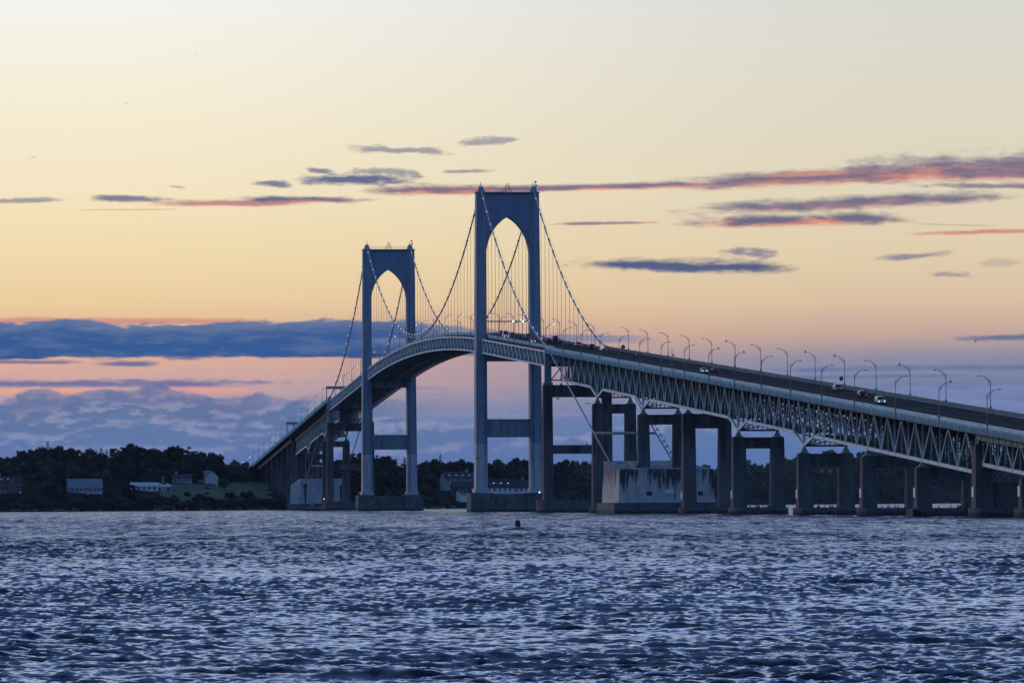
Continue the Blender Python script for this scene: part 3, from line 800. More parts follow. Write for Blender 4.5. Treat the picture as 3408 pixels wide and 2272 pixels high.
# main anchor-arm piers
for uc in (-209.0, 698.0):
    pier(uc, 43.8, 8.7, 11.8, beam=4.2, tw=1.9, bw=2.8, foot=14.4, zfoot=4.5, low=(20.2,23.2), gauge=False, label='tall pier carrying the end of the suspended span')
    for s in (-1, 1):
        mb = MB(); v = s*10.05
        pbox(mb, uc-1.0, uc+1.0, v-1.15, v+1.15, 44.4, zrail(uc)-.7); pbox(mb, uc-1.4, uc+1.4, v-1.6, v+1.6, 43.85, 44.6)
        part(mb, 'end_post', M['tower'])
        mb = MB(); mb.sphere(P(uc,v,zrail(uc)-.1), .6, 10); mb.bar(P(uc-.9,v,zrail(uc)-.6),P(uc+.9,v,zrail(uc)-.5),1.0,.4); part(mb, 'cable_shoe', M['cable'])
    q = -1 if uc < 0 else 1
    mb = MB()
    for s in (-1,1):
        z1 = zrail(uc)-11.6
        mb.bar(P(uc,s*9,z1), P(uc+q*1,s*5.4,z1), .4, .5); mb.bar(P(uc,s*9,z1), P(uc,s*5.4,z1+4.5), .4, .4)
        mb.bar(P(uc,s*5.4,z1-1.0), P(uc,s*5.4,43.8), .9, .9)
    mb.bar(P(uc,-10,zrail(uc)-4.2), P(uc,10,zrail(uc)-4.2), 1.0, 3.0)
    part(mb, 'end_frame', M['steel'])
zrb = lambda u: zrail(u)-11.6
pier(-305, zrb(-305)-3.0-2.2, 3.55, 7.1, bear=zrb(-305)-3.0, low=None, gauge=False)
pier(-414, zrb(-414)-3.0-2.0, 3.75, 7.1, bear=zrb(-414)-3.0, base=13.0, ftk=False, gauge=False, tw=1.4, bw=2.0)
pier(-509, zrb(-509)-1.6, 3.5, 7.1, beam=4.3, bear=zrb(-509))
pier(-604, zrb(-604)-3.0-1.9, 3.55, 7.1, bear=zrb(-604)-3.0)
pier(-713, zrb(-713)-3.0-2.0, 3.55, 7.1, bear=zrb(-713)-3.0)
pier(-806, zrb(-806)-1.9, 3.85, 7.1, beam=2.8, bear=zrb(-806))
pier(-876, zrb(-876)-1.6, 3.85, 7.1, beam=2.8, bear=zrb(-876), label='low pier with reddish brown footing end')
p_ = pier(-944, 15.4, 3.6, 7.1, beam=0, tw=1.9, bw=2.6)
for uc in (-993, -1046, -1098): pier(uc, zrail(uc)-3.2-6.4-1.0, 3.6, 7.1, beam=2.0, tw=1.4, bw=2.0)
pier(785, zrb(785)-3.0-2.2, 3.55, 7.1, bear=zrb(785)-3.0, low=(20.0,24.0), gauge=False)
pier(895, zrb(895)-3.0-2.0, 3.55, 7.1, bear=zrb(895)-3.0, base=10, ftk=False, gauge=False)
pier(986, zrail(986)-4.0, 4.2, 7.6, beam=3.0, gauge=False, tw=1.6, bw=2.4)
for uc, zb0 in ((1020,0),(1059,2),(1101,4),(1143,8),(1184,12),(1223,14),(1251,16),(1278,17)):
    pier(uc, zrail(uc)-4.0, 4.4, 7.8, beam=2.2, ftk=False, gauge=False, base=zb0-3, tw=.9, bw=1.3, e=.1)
mb = MB(); pbox(mb, 1296, 1312, -9.5, 9.5, 4, zroad(1304)-.8); part(mb, 'abutment', M['conc'])
# anchorages
def anchorage(uf, ub, wf, wb, zf, zb_, mat, dark):
    """front (u=uf, towards the camera) and back (ub)"""
    mb = MB(); e = .5
    mb.frustum([P(uf-e,-wf-e,3.4),P(uf-e,wf+e,3.4),P(ub+e,wb+e,3.4),P(ub+e,-wb-e,3.4)],
               [P(uf,-wf,zf),P(uf,wf,zf),P(ub,wb,zb_),P(ub,-wb,zb_)])
    a = part(mb, 'anchorage', mat)
    mb = MB(); mb.frustum([P(uf-2,-wf-2,-3),P(uf-2,wf+2,-3),P(ub+2,wb+2,-3),P(ub+2,-wb-2,-3)],[P(uf-2,-wf-2,3.3),P(uf-2,wf+2,3.3),P(ub+2,wb+2,3.3),P(ub+2,-wb-2,3.3)])
    part(mb, 'footing', M['foot'], a)
    return a
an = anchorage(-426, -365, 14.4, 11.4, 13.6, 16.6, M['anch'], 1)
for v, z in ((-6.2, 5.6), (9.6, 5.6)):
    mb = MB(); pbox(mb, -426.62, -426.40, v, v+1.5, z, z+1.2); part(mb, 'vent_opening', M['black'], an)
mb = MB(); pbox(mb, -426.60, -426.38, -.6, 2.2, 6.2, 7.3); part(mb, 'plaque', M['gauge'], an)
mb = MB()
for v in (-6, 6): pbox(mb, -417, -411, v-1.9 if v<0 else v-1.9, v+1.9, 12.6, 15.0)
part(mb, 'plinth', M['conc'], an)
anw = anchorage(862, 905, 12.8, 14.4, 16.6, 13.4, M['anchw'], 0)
mb = MB()
for v in (-10.05, 10.05): mb.sphere(P(861.8, v, 13.0), .9, 10)
part(mb, 'cable_port', M['black'], anw)
for v in (-10.05, 9.0):
    mb = MB(); pf = 861.45
    mb.prism([(v-.3,3.6),(v+.3,3.6),(v+.55,8.5),(v+.45,11.6),(v+1.0,12.6),(v-1.0,12.6),(v-.5,11.4),(v-.35,8.0)], .12, lambda a,b,t: P(pf+t, a, b)); part(mb, 'runoff_stain', M['rust'], anw)
# rusty end piece on the low footing
mb = MB(); pbox(mb, -880.6, -872, -8.62, -8.2, -1.5, 1.9); part(mb, 'fender', M['rust'])

# ---- cable gantries in the west + small mast lights
def gantry(uc, label):
    e = empty('sign_gantry', P(uc, -10.4, zroad(uc)), AZ)
    tag(e, label, 'gantry', 'overhead gantries on the far approach')
    mb = MB(); mb.tube([(0,0,0),(0,0,7.5)], .22, 8); mb.tube([(0,-20.8,0),(0,-20.8,7.5)], .22, 8); mb.build('post', M['pole'], e)
    mb = MB(); mb.box((-.5,-21,6.2),(.5,.2,7.6)); mb.build('beam', M['strut'], e)
    for y in (-3.5, -7.2, -13.6):
        mb = MB(); mb.box((-.9,y-.3,5.1),(-.52,y+.3,6.15)); mb.build('signal_head', M['black'], e)
gantry(716, 'grey overhead gantry over the road just beyond the far tower')
gantry(985, 'grey overhead gantry farther down the sloping far approach')

# ------------------------------------------------------------------ street lamps
def make_lamp():
    e = empty('street_lamp')
    mb = MB(); mb.tube([(0,0,-2.2),(0,0,6.35)], .105, 8, r1=.075); mb.lathe([(.26,-.15),(.26,.35),(.18,.45)], 8); mb.build('pole', M['pole'], e, smooth=True)
    mb = MB()
    arm = [(0,0,6.2),(.75,0,6.85),(1.35,0,7.25),(2.0,0,7.42),(2.45,0,7.46)]
    mb.tube(arm, .052, 6); mb.tube([(0,0,5.2),(.4,0,6.0),(.95,0,6.75),(1.6,0,7.28)], .04, 6); mb.tube([(0,0,6.0),(.5,0,6.15)], .05, 6); mb.tube([(.5,0,6.1),(.5,0,6.8)], .05, 6)
    mb.build('arm', M['pole'], e)
    mb = MB(); mb.box((2.3,-.16,7.32),(3.0,.16,7.50)); mb.build('lamp_head', M['pole'], e)
    return e
def make_lamp_lit():
    e = empty('street_lamp')
    src = lampP
    for ch in src.children:
        c_ = ch.copy(); col.objects.link(c_); c_.parent = e
    mb = MB(); mb.sphere((2.6,0,7.30), .26, 8); mb.build('bulb', M['lampw'], e)
    return e
lampP = make_lamp(); lampQ = make_lamp_lit()
KID[lampP.name] = list(lampP.children); KID[lampQ.name] = list(lampQ.children)
usedP = [False]; usedQ = [False]
def u_from_x(x, v, yaprx=1250):
    xu = x - ROLL*(yaprx-CY); k_ = (xu-CX)/F
    # (T1.x + AX.x*u + RT.x*v) = k*(T1.y + AX.y*u + RT.y*v)
    return (k_*(T1.y+RT.y*v) - T1.x - RT.x*v)/(AX.x - k_*AX.y)
eastx = [1875.3,1934.2,1995.8,2060.7,2129.3,2200.5,2278.6,2359.8,2444.6,2534.5,2630.9,2734.5,2844.1,2980,3125.4,3285.5]
east_u = [u_from_x(x, -11.0, 1180+(x-1875)*.16) for x in eastx]
west_u = [736+46.5*i for i in range(12)]
susp_u = [4.2+48.8*i for i in range(-4, 15)]
susp_u = [u+ (6 if abs(u) < 6 or abs(u-488) < 6 else 0) for u in susp_u]
ordn = ['first','second','third','fourth','fifth','sixth','seventh','eighth','ninth','tenth','eleventh','twelfth','thirteenth','fourteenth','fifteenth','sixteenth','seventeenth','eighteenth','nineteenth','twentieth']
lamp_tip = {}
for side, sv in (('near', -1), ('far', 1)):
    gsides = 'street lamps along the %s edge of the road' % side
    arms = 'leaning right' if sv < 0 else 'leaning left'
    for i, u in enumerate(sorted(east_u)):
        v = sv*11.0; z = zrail(u)
        o = place(lampP, usedP, P(u, v, z), AZ - math.pi/2 if sv < 0 else AZ + math.pi/2,
                  'lamp %s, on the right approach, %s railing, %s from the photo edge' % (arms, side, ordn[i]), gsides)
        o['category'] = 'street lamp'
        lamp_tip[(side, i)] = P(u, v-sv*2.6, z+7.5)
    for i, u in enumerate(susp_u):
        v = sv*8.4; z = zrail(u)
        lit = (i % 2 == 0) if sv < 0 else False
        pr, us_ = (lampQ, usedQ) if lit else (lampP, usedP)
        where = ['right side span', 'middle span', 'left side span'][0 if u < 0 else (1 if u < 488 else 2)]
        cnt = i if u < 0 else (i-4 if u < 488 else i-14)
        o = place(pr, us_, P(u, v, z), AZ - math.pi/2 if sv < 0 else AZ + math.pi/2,
                  '%s lamp on the %s side of the suspended %s, %s from right' % ('lit' if lit else 'unlit', side, where, ordn[cnt]), gsides)
        o['category'] = 'street lamp'
    for i, u in enumerate(west_u):
        v = sv*11.0; z = zrail(u)
        o = place(lampP, usedP, P(u, v, z), AZ - math.pi/2 if sv < 0 else AZ + math.pi/2,
                  'small distant lamp on the %s edge of the left approach, %s from top' % (side, ordn[i]), gsides)
        o['category'] = 'street lamp'
# lights at the far road end
for (x, y, lab) in ((831, 1521, 'lit lamp at the far left end of the road, highest of three'), (809, 1538, 'lit lamp at the far left end of the road, middle of three'), (793, 1550, 'lit lamp at the far left end of the road, lowest of three')):
    p = W(x, y, 3620)
    e = tag(empty('roadside_lamp', (p.x, p.y, p.z-9)), lab, 'lamp')
    mb = MB(); mb.tube([(0,0,-8),(0,0,9)], .12, 6); mb.build('pole', M['pole'], e)
    mb = MB(); mb.sphere((0,0,9), .30, 8); mb.build('lamp_head', M['headl'], e)

# camera pole and signs
u = u_from_x(2238, -10.9, 1200); e = tag(empty('camera_mast', P(u,-11.0,zrail(u)), AZ), 'thin mast with a round camera on the near railing', 'mast')
mb = MB(); mb.tube([(0,0,-2),(0,0,5.6)], .10, 8); mb.build('mast', M['pole'], e)
mb = MB(); mb.sphere((0,-.45,3.9), .28, 8); mb.bar((0,0,4.2),(0,-.5,4.25),.08,.08); mb.build('camera_dome', M['black'], e)
u = u_from_x(2073, 10.7, 1160); e = tag(empty('warning_sign', P(u-.6,10.7,zrail(u)), AZ), 'red diamond warning sign standing at the far railing', 'sign')
mb = MB(); mb.prism([(0,-.95),(.95,0),(0,.95),(-.95,0)], .06, lambda a,b,t: (-.2+t, a, .55+b)); mb.build('sign_plate', M['redsign'], e)
mb = MB(); mb.tube([(0,0,-.9),(0,0,.6)], .06, 6); mb.build('post', M['pole'], e)
u = u_from_x(2797, 10.7, 1270); e = tag(empty('control_box', P(u-.5,10.85,zrail(u)), AZ), 'dark square box mounted low on a far side lamp pole', 'box')
mb = MB(); mb.box((-.35,-.42,.9),(.15,.42,1.95)); mb.build('housing', M['black'], e)
mb = MB(); mb.box((-.38,-.3,1.2),(-.352,.3,1.8)); mb.build('door', M['pole'], e)
u = u_from_x(2127, -11.0, 1150)

# ------------------------------------------------------------------ vehicles
def make_car(kind, paint, head=False, tail=True):
    nm = {'sedan':'car','suv':'suv','van':'van'}[kind]
    e = empty(nm)
    Lh, hw, H, hood = {'sedan':(2.3,.90,1.42,.92), 'suv':(2.45,.97,1.82,1.10), 'van':(3.1,1.05,2.75,1.35)}[kind]
    # side profile (x forward)
    if kind == 'sedan': body = [(-Lh,.35),(-Lh,.85),(-Lh+.25,.98),(.9,.95),(Lh-.15,.78),(Lh,.6),(Lh,.3)]; cab = [(-1.75,.97),(-1.05,H),(.35,H),(1.15,.95)]
    elif kind == 'suv': body = [(-Lh,.42),(-Lh,1.05),(-Lh+.08,1.15),(1.0,1.12),(Lh-.12,.95),(Lh,.7),(Lh,.38)]; cab = [(-Lh+.08,1.14),(-Lh+.35,H),(.45,H),(1.25,1.12)]
    else: body = [(-Lh,.42),(-Lh,1.5),(-Lh+.02,1.6),(1.9,1.55),(Lh-.1,1.15),(Lh,.8),(Lh,.38)]; cab = [(-Lh+.02,1.58),(-Lh+.12,H),(1.1,H),(2.0,1.55)]
    mb = MB(); n = len(body)
    prof = [(hw*.93,0),(hw,.0)]
    vs = []; 
    for yy, sc_ in ((-hw,.94),(-hw*.92,1.0),(hw*.92,1.0),(hw,.94)):
        for x, z in body: vs.append((x*(.97 if sc_<1 else 1), yy, .65+(z-.65)*sc_))
    fs = []
    for k_ in range(3):
        for i in range(n):
            a = k_*n+i; b = k_*n+(i+1)%n; fs.append((a,b,b+n,a+n))
    fs += [tuple(range(n-1,-1,-1)), tuple(range(3*n,4*n))]
    mb.add(vs, fs)
    mb.build('body', paint, e)
    # cabin: glass block with a painted roof
    g = MB(); y0 = hw*.90; y1 = hw*.74
    (xa,za),(xb,zb_),(xc,zc),(xd,zd) = cab
    g.frustum([(xa,-y0,za),(xd,-y0,zd),(xd,y0,zd),(xa,y0,za)], [(xb,-y1,zb_-.06),(xc,-y1,zc-.06),(xc,y1,zc-.06),(xb,y1,zb_-.06)])
    g.build('window_glass', M['glass'], e)
    rf = MB(); rf.frustum([(xb-.06,-y1-.03,zb_-.07),(xc+.06,-y1-.03,zc-.07),(xc+.06,y1+.03,zc-.07),(xb-.06,y1+.03,zb_-.07)],
                          [(xb+.1,-y1+.08,zb_+.03),(xc-.1,-y1+.08,zc+.03),(xc-.1,y1-.08,zc+.03),(xb+.1,y1-.08,zb_+.03)])
    for s in (-1,1):
        rf.bar((xa+.04,s*y0,za),(xb,s*y1,zb_-.06),.1,.1); rf.bar((xd-.04,s*y0,zd),(xc,s*y1,zc-.06),.1,.1)
        rf.bar(((xa+xd)/2-.1,s*y0*1.0,za),((xb+xc)/2-.1,s*y1,zb_-.06),.1,.1)
    rf.build('roof', paint, e)
    for sx in (-Lh+.85, Lh-.85):
        for s in (-1,1):
            mb = MB(); ys = s*(hw-.10)
            mb.tube([(sx,ys-.12,.34),(sx,ys+.12,.34)], .34 if kind=='sedan' else .38, 12)
            t_ = mb.build('wheel', M['black'], e)
    for s in (-1,1):
        mb = MB(); mb.box((-Lh-.03,s*hw*.78-.13,.72),(-Lh+.06,s*hw*.78+.13,1.02 if kind!='sedan' else .9)); mb.build('tail_light', M['lampr'] if tail else M['redsign'], e)
        mb = MB(); mb.box((Lh-.1,s*hw*.72-.17,.58),(Lh+.03,s*hw*.72+.17,.78)); mb.build('headlight', M['headl'] if head else M['gauge'], e)
    mb = MB(); mb.box((-Lh-.05,-hw*.9,.38),(-Lh+.1,hw*.9,.58)); mb.box((Lh-.1,-hw*.9,.3),(Lh+.06,hw*.9,.5)); mb.build('bumper', M['black'], e)
    return e
pw = material('white car paint', (.62,.64,.66), .25, .03, 1); pk = material('black car paint', (.012,.013,.016), .2, .1, 1)
ps = material('silver car paint', (.34,.36,.38), .25, .05, 1, metal=.3); pb = material('dark blue car paint', (.02,.03,.06), .2, .1, 1)
cars = [ # x, y, kind, paint, lane, away, label
 (1668.4,1113,'suv',pk,5.5,True,'black suv driving away, leftmost vehicle beside the near tower leg'),
 (1704,1118,'sedan',pb,5.5,True,'dark car driving away, just right of the leftmost black suv'),
 (1682,1124,'van',pw,-5.5,False,'white van coming towards the viewer between the near tower legs'),
 (1750,1134,'sedan',pk,1.9,True,'dark car low between the tower legs with tail lights showing'),
 (1757,1126,'suv',pb,5.5,True,'dark suv behind the low dark car near the right tower leg'),
 (1773,1141,'sedan',pw,-5.5,False,'white car coming towards the viewer half hidden by the near railing'),
 (1800,1131,'sedan',pw,5.5,True,'white car driving away just right of the tower leg'),
 (1824,1137,'sedan',pb,5.5,True,'dark blue car driving away just left of the tall dark van'),
 (1846,1139,'van',pk,5.5,True,'tall dark van with boxy body in the far lane'),
 (1922,1153,'suv',ps,5.5,True,'silver suv with red tail lights right of the tall dark van'),
 (1966,1164,'suv',pk,1.9,True,'black suv between the silver suv and the lone black car'),
 (2124,1190,'sedan',pk,5.5,True,'lone black car driving away below a pair of street lamps'),
 (2342,1241,'sedan',pw,-1.9,False,'white car facing the viewer with both headlights on'),
 (2378,1238,'sedan',pb,5.5,True,'dark car with red tail lights beside the white oncoming car'),
 (2785,1304,'suv',ps,5.5,True,'silver suv with red tail lights climbing the right approach'),
 (2866,1321,'suv',pk,5.5,True,'black suv following the silver suv on the right approach'),
 (2929,1348,'suv',pw,-5.5,False,'white suv facing the viewer, rightmost vehicle, half behind the near railing'),
]
for x, y, kind, paint, lane, away, lab in cars:
    e = make_car(kind, paint, head=not away, tail=away)
    best = None
    for v in ((1.9,5.5) if away else (-1.9,-5.5)):
        u = u_from_x(x, v, y)
        p = P(u, v, zroad(u)); k_ = F/p.y; yy = YH - (p.z-HC)*k_ - ROLL*(x-CX)
        if best is None or abs(yy-y) < best[0]: best = (abs(yy-y), u, v)
    _, u, v = best
    sl = math.atan((zroad(u+2)-zroad(u-2))/4)
    e.location = P(u, v, zroad(u)+.02)
    e.rotation_euler = (0, -sl if away else sl, AZ if away else AZ+math.pi)
    tag(e, lab, {'sedan':'car','suv':'car','van':'van'}[kind], 'vehicles on the bridge')

# ------------------------------------------------------------------ birds
def bird_mesh(kind):
    mb = MB()
    if kind == 'perched':
        mb.lathe([(.02,-.05),(.10,0),(.14,.12),(.13,.25),(.08,.36),(.085,.44),(.05,.52),(.01,.55)], 8)
        mb.bar((.1,0,.46),(.22,0,.45),.04,.04); mb.bar((-.08,0,.1),(-.3,0,-.04),.1,.04)
    else:
        mb.lathe([(.01,-.3),(.09,-.15),(.11,0),(.08,.15),(.02,.3)], 8)
        mb.v = [(a[2],a[1],a[0]) for a in mb.v]
        for s in (-1,1):
            mb.bar((0,0,0),(-.02,s*.42,.24),.2,.03); mb.bar((-.02,s*.42,.24),(-.15,s*.95,.05),.14,.03)
        mb.bar((-.28,0,0),(-.45,0,0),.16,.03)
    return mb
gullP = bird_mesh('perched').build('gull', M['bird']); usedg = [False]
def perch(p, lab, s=1.3, rz=0.0, dark=False, cat='gull', grp=None):
    o = place(gullP, usedg, p, rz, lab, grp, s); o['category'] = cat; return o
for (side, i, lab) in (('near',8,'gull on a right leaning lamp arm, leftmost of those'),('near',7,'gull on a right leaning lamp arm above the middle of the approach'),
                       ('far',7,'gull on a left leaning lamp arm, second lamp gull from the left'),('far',6,'gull on the left leaning lamp arm above the middle of the right approach'),
                       ('far',4,'gull on the left leaning lamp arm, farthest right of those facing left'),('far',10,'gull on the leftmost bird topped lamp arm'),
                       ('near',1,'gull on the right leaning lamp arm second from the right edge')):
    p = lamp_tip[(side, i)]; perch(p+Vector((0,0,.02)), lab, 1.0, rz=1.0 if side=='near' else 2.5)
# cormorants strung along the right hand cable beside the anchorage
corP = bird_mesh('perched').build('perched_bird', M['birdd']); usedc = [False]
for i in range(18):
    u = -322 - i*2.5 - random.random()*.8
    o = place(corP, usedc, P(u, 10.05+.45, cable_z(u)+1.2 if i % 3 else cable_z(u)+.27), random.random()*6, 'dark bird perched on the sloping cable beside the anchorage', 'birds perched on the right cable', 1.25)
    o['category'] = 'bird'
for i in range(40):
    uc, lo, hi_ = random.choice([(-604,-2.8,2.8),(-713,-2.8,2.8),(-806,-2.8,2.8),(-876,-2.8,2.8),(-604,-2.8,2.8)])
    o = place(corP, usedc, P(uc-2.5, random.uniform(lo,hi_), 2.05), random.random()*6, 'small dark bird standing on a low pier footing', 'birds on the pier footings', 1.0)
    o['category'] = 'bird'
flyP = bird_mesh('fly').build('flying_gull', M['birdd']); usedf = [False]
for x, y, d, s, lab, rz in ((1857,1327,1900,1.5,'gull gliding inside the tall pier opening right of the near tower',.3),(1956,1343,1850,1.6,'gull flying down left of the narrow double pier',2.2),
                      (3248,1135,1500,1.0,'tiny bird flying in the dusk sky over the right approach',0),(652,181,1500,.55,'tiny bird high in the pale sky, upper of two',0),(417,344,1500,.6,'tiny bird high in the pale sky, lower of two',.4)):
    o = place(flyP, usedf, W(x,y,d), rz, lab, None, s); o['category'] = 'gull'
perch(P(-209,3.4,23.2), 'gull standing on the lower strut of the tall pier', 1.6, cat='gull')

# ------------------------------------------------------------------ water
def water():
    nc = 900
    r = np.concatenate([np.geomspace(45, 96, 160)[:-1], np.geomspace(96, 110, 60)[:-1], np.geomspace(110, 650, 1900)[:-1], np.geomspace(650, 3400, 1050)[:-1], np.geomspace(3400, 9000, 60)])
    nr = len(r); step = np.gradient(r)
    core = np.linspace(R(-7.0), R(7.0), nc)
    wing = R(7.0) + np.cumsum(np.geomspace(R(.017), R(1.1), 90))
    a = np.concatenate([-wing[::-1], core, wing]); nc = len(a)
    rr, aa = np.meshgrid(r, a, indexing='ij')
    X = (rr*np.tan(aa)).astype(np.float32); Y = rr.astype(np.float32)
    h = np.zeros_like(X); g = np.random.default_rng(3)
    wind = R(-84)
    st = step.astype(np.float32)
    for i in range(84):
        lam = .34*(7.0/.34)**(g.random()**1.25)
        th = wind + g.normal()*.34
        k_ = 2*np.pi/lam; slope = .084 if lam < 1.2 else (.044 if lam < 2.4 else .024)
        amp = slope/k_; ph = g.random()*6.283
        q = np.clip(1.9-1.1*(2.2*st/lam), 0.0, 1).astype(np.float32)
        if lam > 1.6: q = q*(1+.85*np.clip((r-380)/900, 0, 1)).astype(np.float32)
        nr_ = int(np.argmax(q <= 0)) if (q <= 0).any() else nr
        s_ = np.sin((k_*np.cos(th))*X[:nr_]+(k_*np.sin(th))*Y[:nr_]+np.float32(ph))
        if i % 2 == 0: s_ = (1-np.abs(s_))*1.8-.65
        h[:nr_] += (amp*q[:nr_,None])*s_
    gm = .85+.25*np.sin(X*.045+1.3*np.sin(Y*.013))*np.sin(Y*.021+.8)+.22*np.sin(X*.21+2*np.sin(Y*.05))*np.sin(Y*.11)
    h *= gm.astype(np.float32)
    co = np.stack([X, Y, h], -1).reshape(-1, 3).astype(np.float32)
    idx = np.arange(nr*nc).reshape(nr, nc)
    q = np.stack([idx[:-1,:-1], idx[:-1,1:], idx[1:,1:], idx[1:,:-1]], -1).reshape(-1, 4)
    me = bpy.data.meshes.new('water')
    me.vertices.add(len(co)); me.vertices.foreach_set('co', co.ravel())
    me.loops.add(q.size); me.loops.foreach_set('vertex_index', q.ravel().astype(np.int32))
    me.polygons.add(len(q)); me.polygons.foreach_set('loop_start', (np.arange(len(q))*4).astype(np.int32))
    me.polygons.foreach_set('use_smooth', np.ones(len(q), bool))
    me.update(); 
    m = bpy.data.materials.new('sea water'); m.use_nodes = True
    t_ = m.node_tree; b = t_.nodes['Principled BSDF']; n = N(t_)
    b.inputs['Base Color'].default_value = (.002,.010,.030,1);     b.inputs['IOR'].default_value = 1.34
    tcn = n.new('ShaderNodeTexCoord')
    def nz(sx, sy, det, rg=.6):
        mp = n.new('ShaderNodeMapping'); mp.inputs['Scale'].default_value = (sx, sy, 1)
        t_.links.new(tcn.outputs['Object'], mp.inputs[0]); return n.noise(mp.outputs[0], 1.0, det, rg, dims='3D')
    sp_ = n.new('ShaderNodeSeparateXYZ'); t_.links.new(tcn.outputs['Object'], sp_.inputs[0])
    far_ = n.ss(sp_.outputs[1], 220.0, 800.0)
    wr = nz(.22, .010, 7.0, .78); wr2 = nz(1.1, .05, 5.0, .8)
    ruf = n.ss(n.m('ADD', n.m('MULTIPLY', wr, .5), n.m('MULTIPLY', wr2, .5)), .38, .62)
    t_.links.new(n.m('MULTIPLY_ADD', n.m('MULTIPLY', far_, ruf), .40, .07), b.inputs['Roughness'])
    hsum = n.m('ADD', n.m('MULTIPLY', nz(1.6, 3.6, 4.0), n.m('MULTIPLY_ADD', far_, .45, .05)), n.m('MULTIPLY', nz(6.0, 12.0, 3.0), .016))
    bp = n.new('ShaderNodeBump'); bp.inputs['Strength'].default_value = 1.0; bp.inputs['Distance'].default_value = 1.0
    t_.links.new(hsum, bp.inputs['Height']); t_.links.new(bp.outputs[0], b.inputs['Normal'])
    me.materials.append(m)
    o = bpy.data.objects.new('water', me); col.objects.link(o); tag(o, kind='structure')
water()
# seabed / ground sheet far out, under everything
mb = MB(); mb.add([(-9000,-500,-6),(9000,-500,-6),(9000,12000,-6),(-9000,12000,-6)], [(0,1,2,3)])
tag(mb.build('ground', M['hill']), kind='structure')

# ------------------------------------------------------------------ land
# skyline of tree tops in photo pixels, distance of shore and ridge
SX = [-400,0,45,85,150,200,260,330,345,440,500,575,620,665,720,745,790,850,950,1150,1200,1250,1305,1345,1400,1465,1530,1600,1720,1780,1900,2000,2150,2320,2390,2480,2570,2640,2700,2760,2800,2860,2950,3100,3408,3800]
SY = [1530,1514,1508,1497,1487,1496,1494,1500,1500,1482,1490,1488,1488,1505,1510,1528,1517,1530,1540,1522,1508,1520,1545,1532,1532,1532,1532,1536,1526,1534,1530,1532,1536,1540,1534,1528,1520,1520,1508,1495,1502,1496,1494,1500,1505,1500]
SHX = [-400,0,700,950,1150,1490,1900,2200,2500,3408,4000]
SHD = [2800,2850,2950,3160,3200,3290,3700,4300,4900,5900,6200]
def pxx(X, Y): return CX + F*X/Y
def shore(xp): return np.interp(xp, SHX, SHD)
def ridge_z(xp, d):
    y = np.interp(xp, SX, SY) + ROLL*(xp-CX)
    return HC + (YH-y)/F*d
def ground_z(X, Y):
    xp = pxx(X, Y); s_ = shore(xp); dep = 330.0 + (xp>1900)*300
    t = np.clip((Y-s_)/dep, 0, 1); tree = 11.0
    hz_ = ridge_z(xp, s_+dep)-tree
    base = 1.2*np.clip((Y-s_+6)/10, -2.0, 1)
    z = base + (hz_-1.2)*(t**.75)*(Y>s_)
    return z + .8*np.sin(X*.06+Y*.02)*t
def terrain():
    nx, ny = 240, 120
    xp = np.linspace(-700, 4100, nx); t = np.linspace(-.08, 2.2, ny)
    XP, T = np.meshgrid(xp, t); dep = 330.0 + (XP>1900)*300
    Yv = shore(XP) + T*dep; Xv = (XP-CX)/F*Yv
    Z = ground_z(Xv, Yv); Z = np.where(T < 0, -3.0*np.clip(-T/.03,0,1.5)+Z*0, Z)
    co = np.stack([Xv, Yv, Z], -1).reshape(-1, 3)
    idx = np.arange(nx*ny).reshape(ny, nx)
    q = np.stack([idx[:-1,:-1], idx[:-1,1:], idx[1:,1:], idx[1:,:-1]], -1).reshape(-1, 4)
    mb = MB(); mb.v = [tuple(c_) for c_ in co]; mb.f = [tuple(int(i) for i in f) for f in q]; mb.n = len(co)
    tag(mb.build('hills', M['hill'], smooth=True), kind='structure')
terrain()
def on_ground(xp, t):
    """point on land at photo column xp, fraction t from shore (0) to ridge (1)"""
    dep = 330.0 + (xp>1900)*300
    Y = float(shore(xp)) + t*dep; X = (xp-CX)/F*Y
    return Vector((X, Y, float(ground_z(np.array(X), np.array(Y)))))
def land_at(x, y):
    """where the photo pixel hits the slope"""
    best = None
    for t in np.linspace(0.0, 1.0, 120):
        p = on_ground(x - ROLL*(y-CY), t); k_ = F/p.y
        yy = YH - (p.z-HC)*k_ - ROLL*(x-CX)
        if best is None or abs(yy-y) < best[0]: best = (abs(yy-y), p)
    return best[1]
# lawns: sheets lying 5 cm over the slope
def lawn(pts, name='lawn'):
    (x0,y0),(x1,y1) = pts
    mb = MB(); n = 16; vs = []
    for j in range(n+1):
        for i in range(n+1):
            x = x0+(x1-x0)*i/n; y = y1+(y0-y1)*j/n
            wob = 12*math.sin(j*1.3+x*.02)*(1 if i in (0,n) else 0)
            p = land_at(x+wob, y); vs.append((p.x, p.y, p.z+.25))
    fs = [(j*(n+1)+i, j*(n+1)+i+1, (j+1)*(n+1)+i+1, (j+1)*(n+1)+i) for j in range(n) for i in range(n)]
    mb.add(vs, fs); tag(mb.build(name, M['grass'], smooth=True), kind='structure')
lawn([(690,1606),(900,1662)]); lawn([(520,1610),(690,1672)]); lawn([(2700,1562),(2850,1572)]); lawn([(2960,1552),(3050,1566)]); lawn([(2480,1574),(2560,1582)])

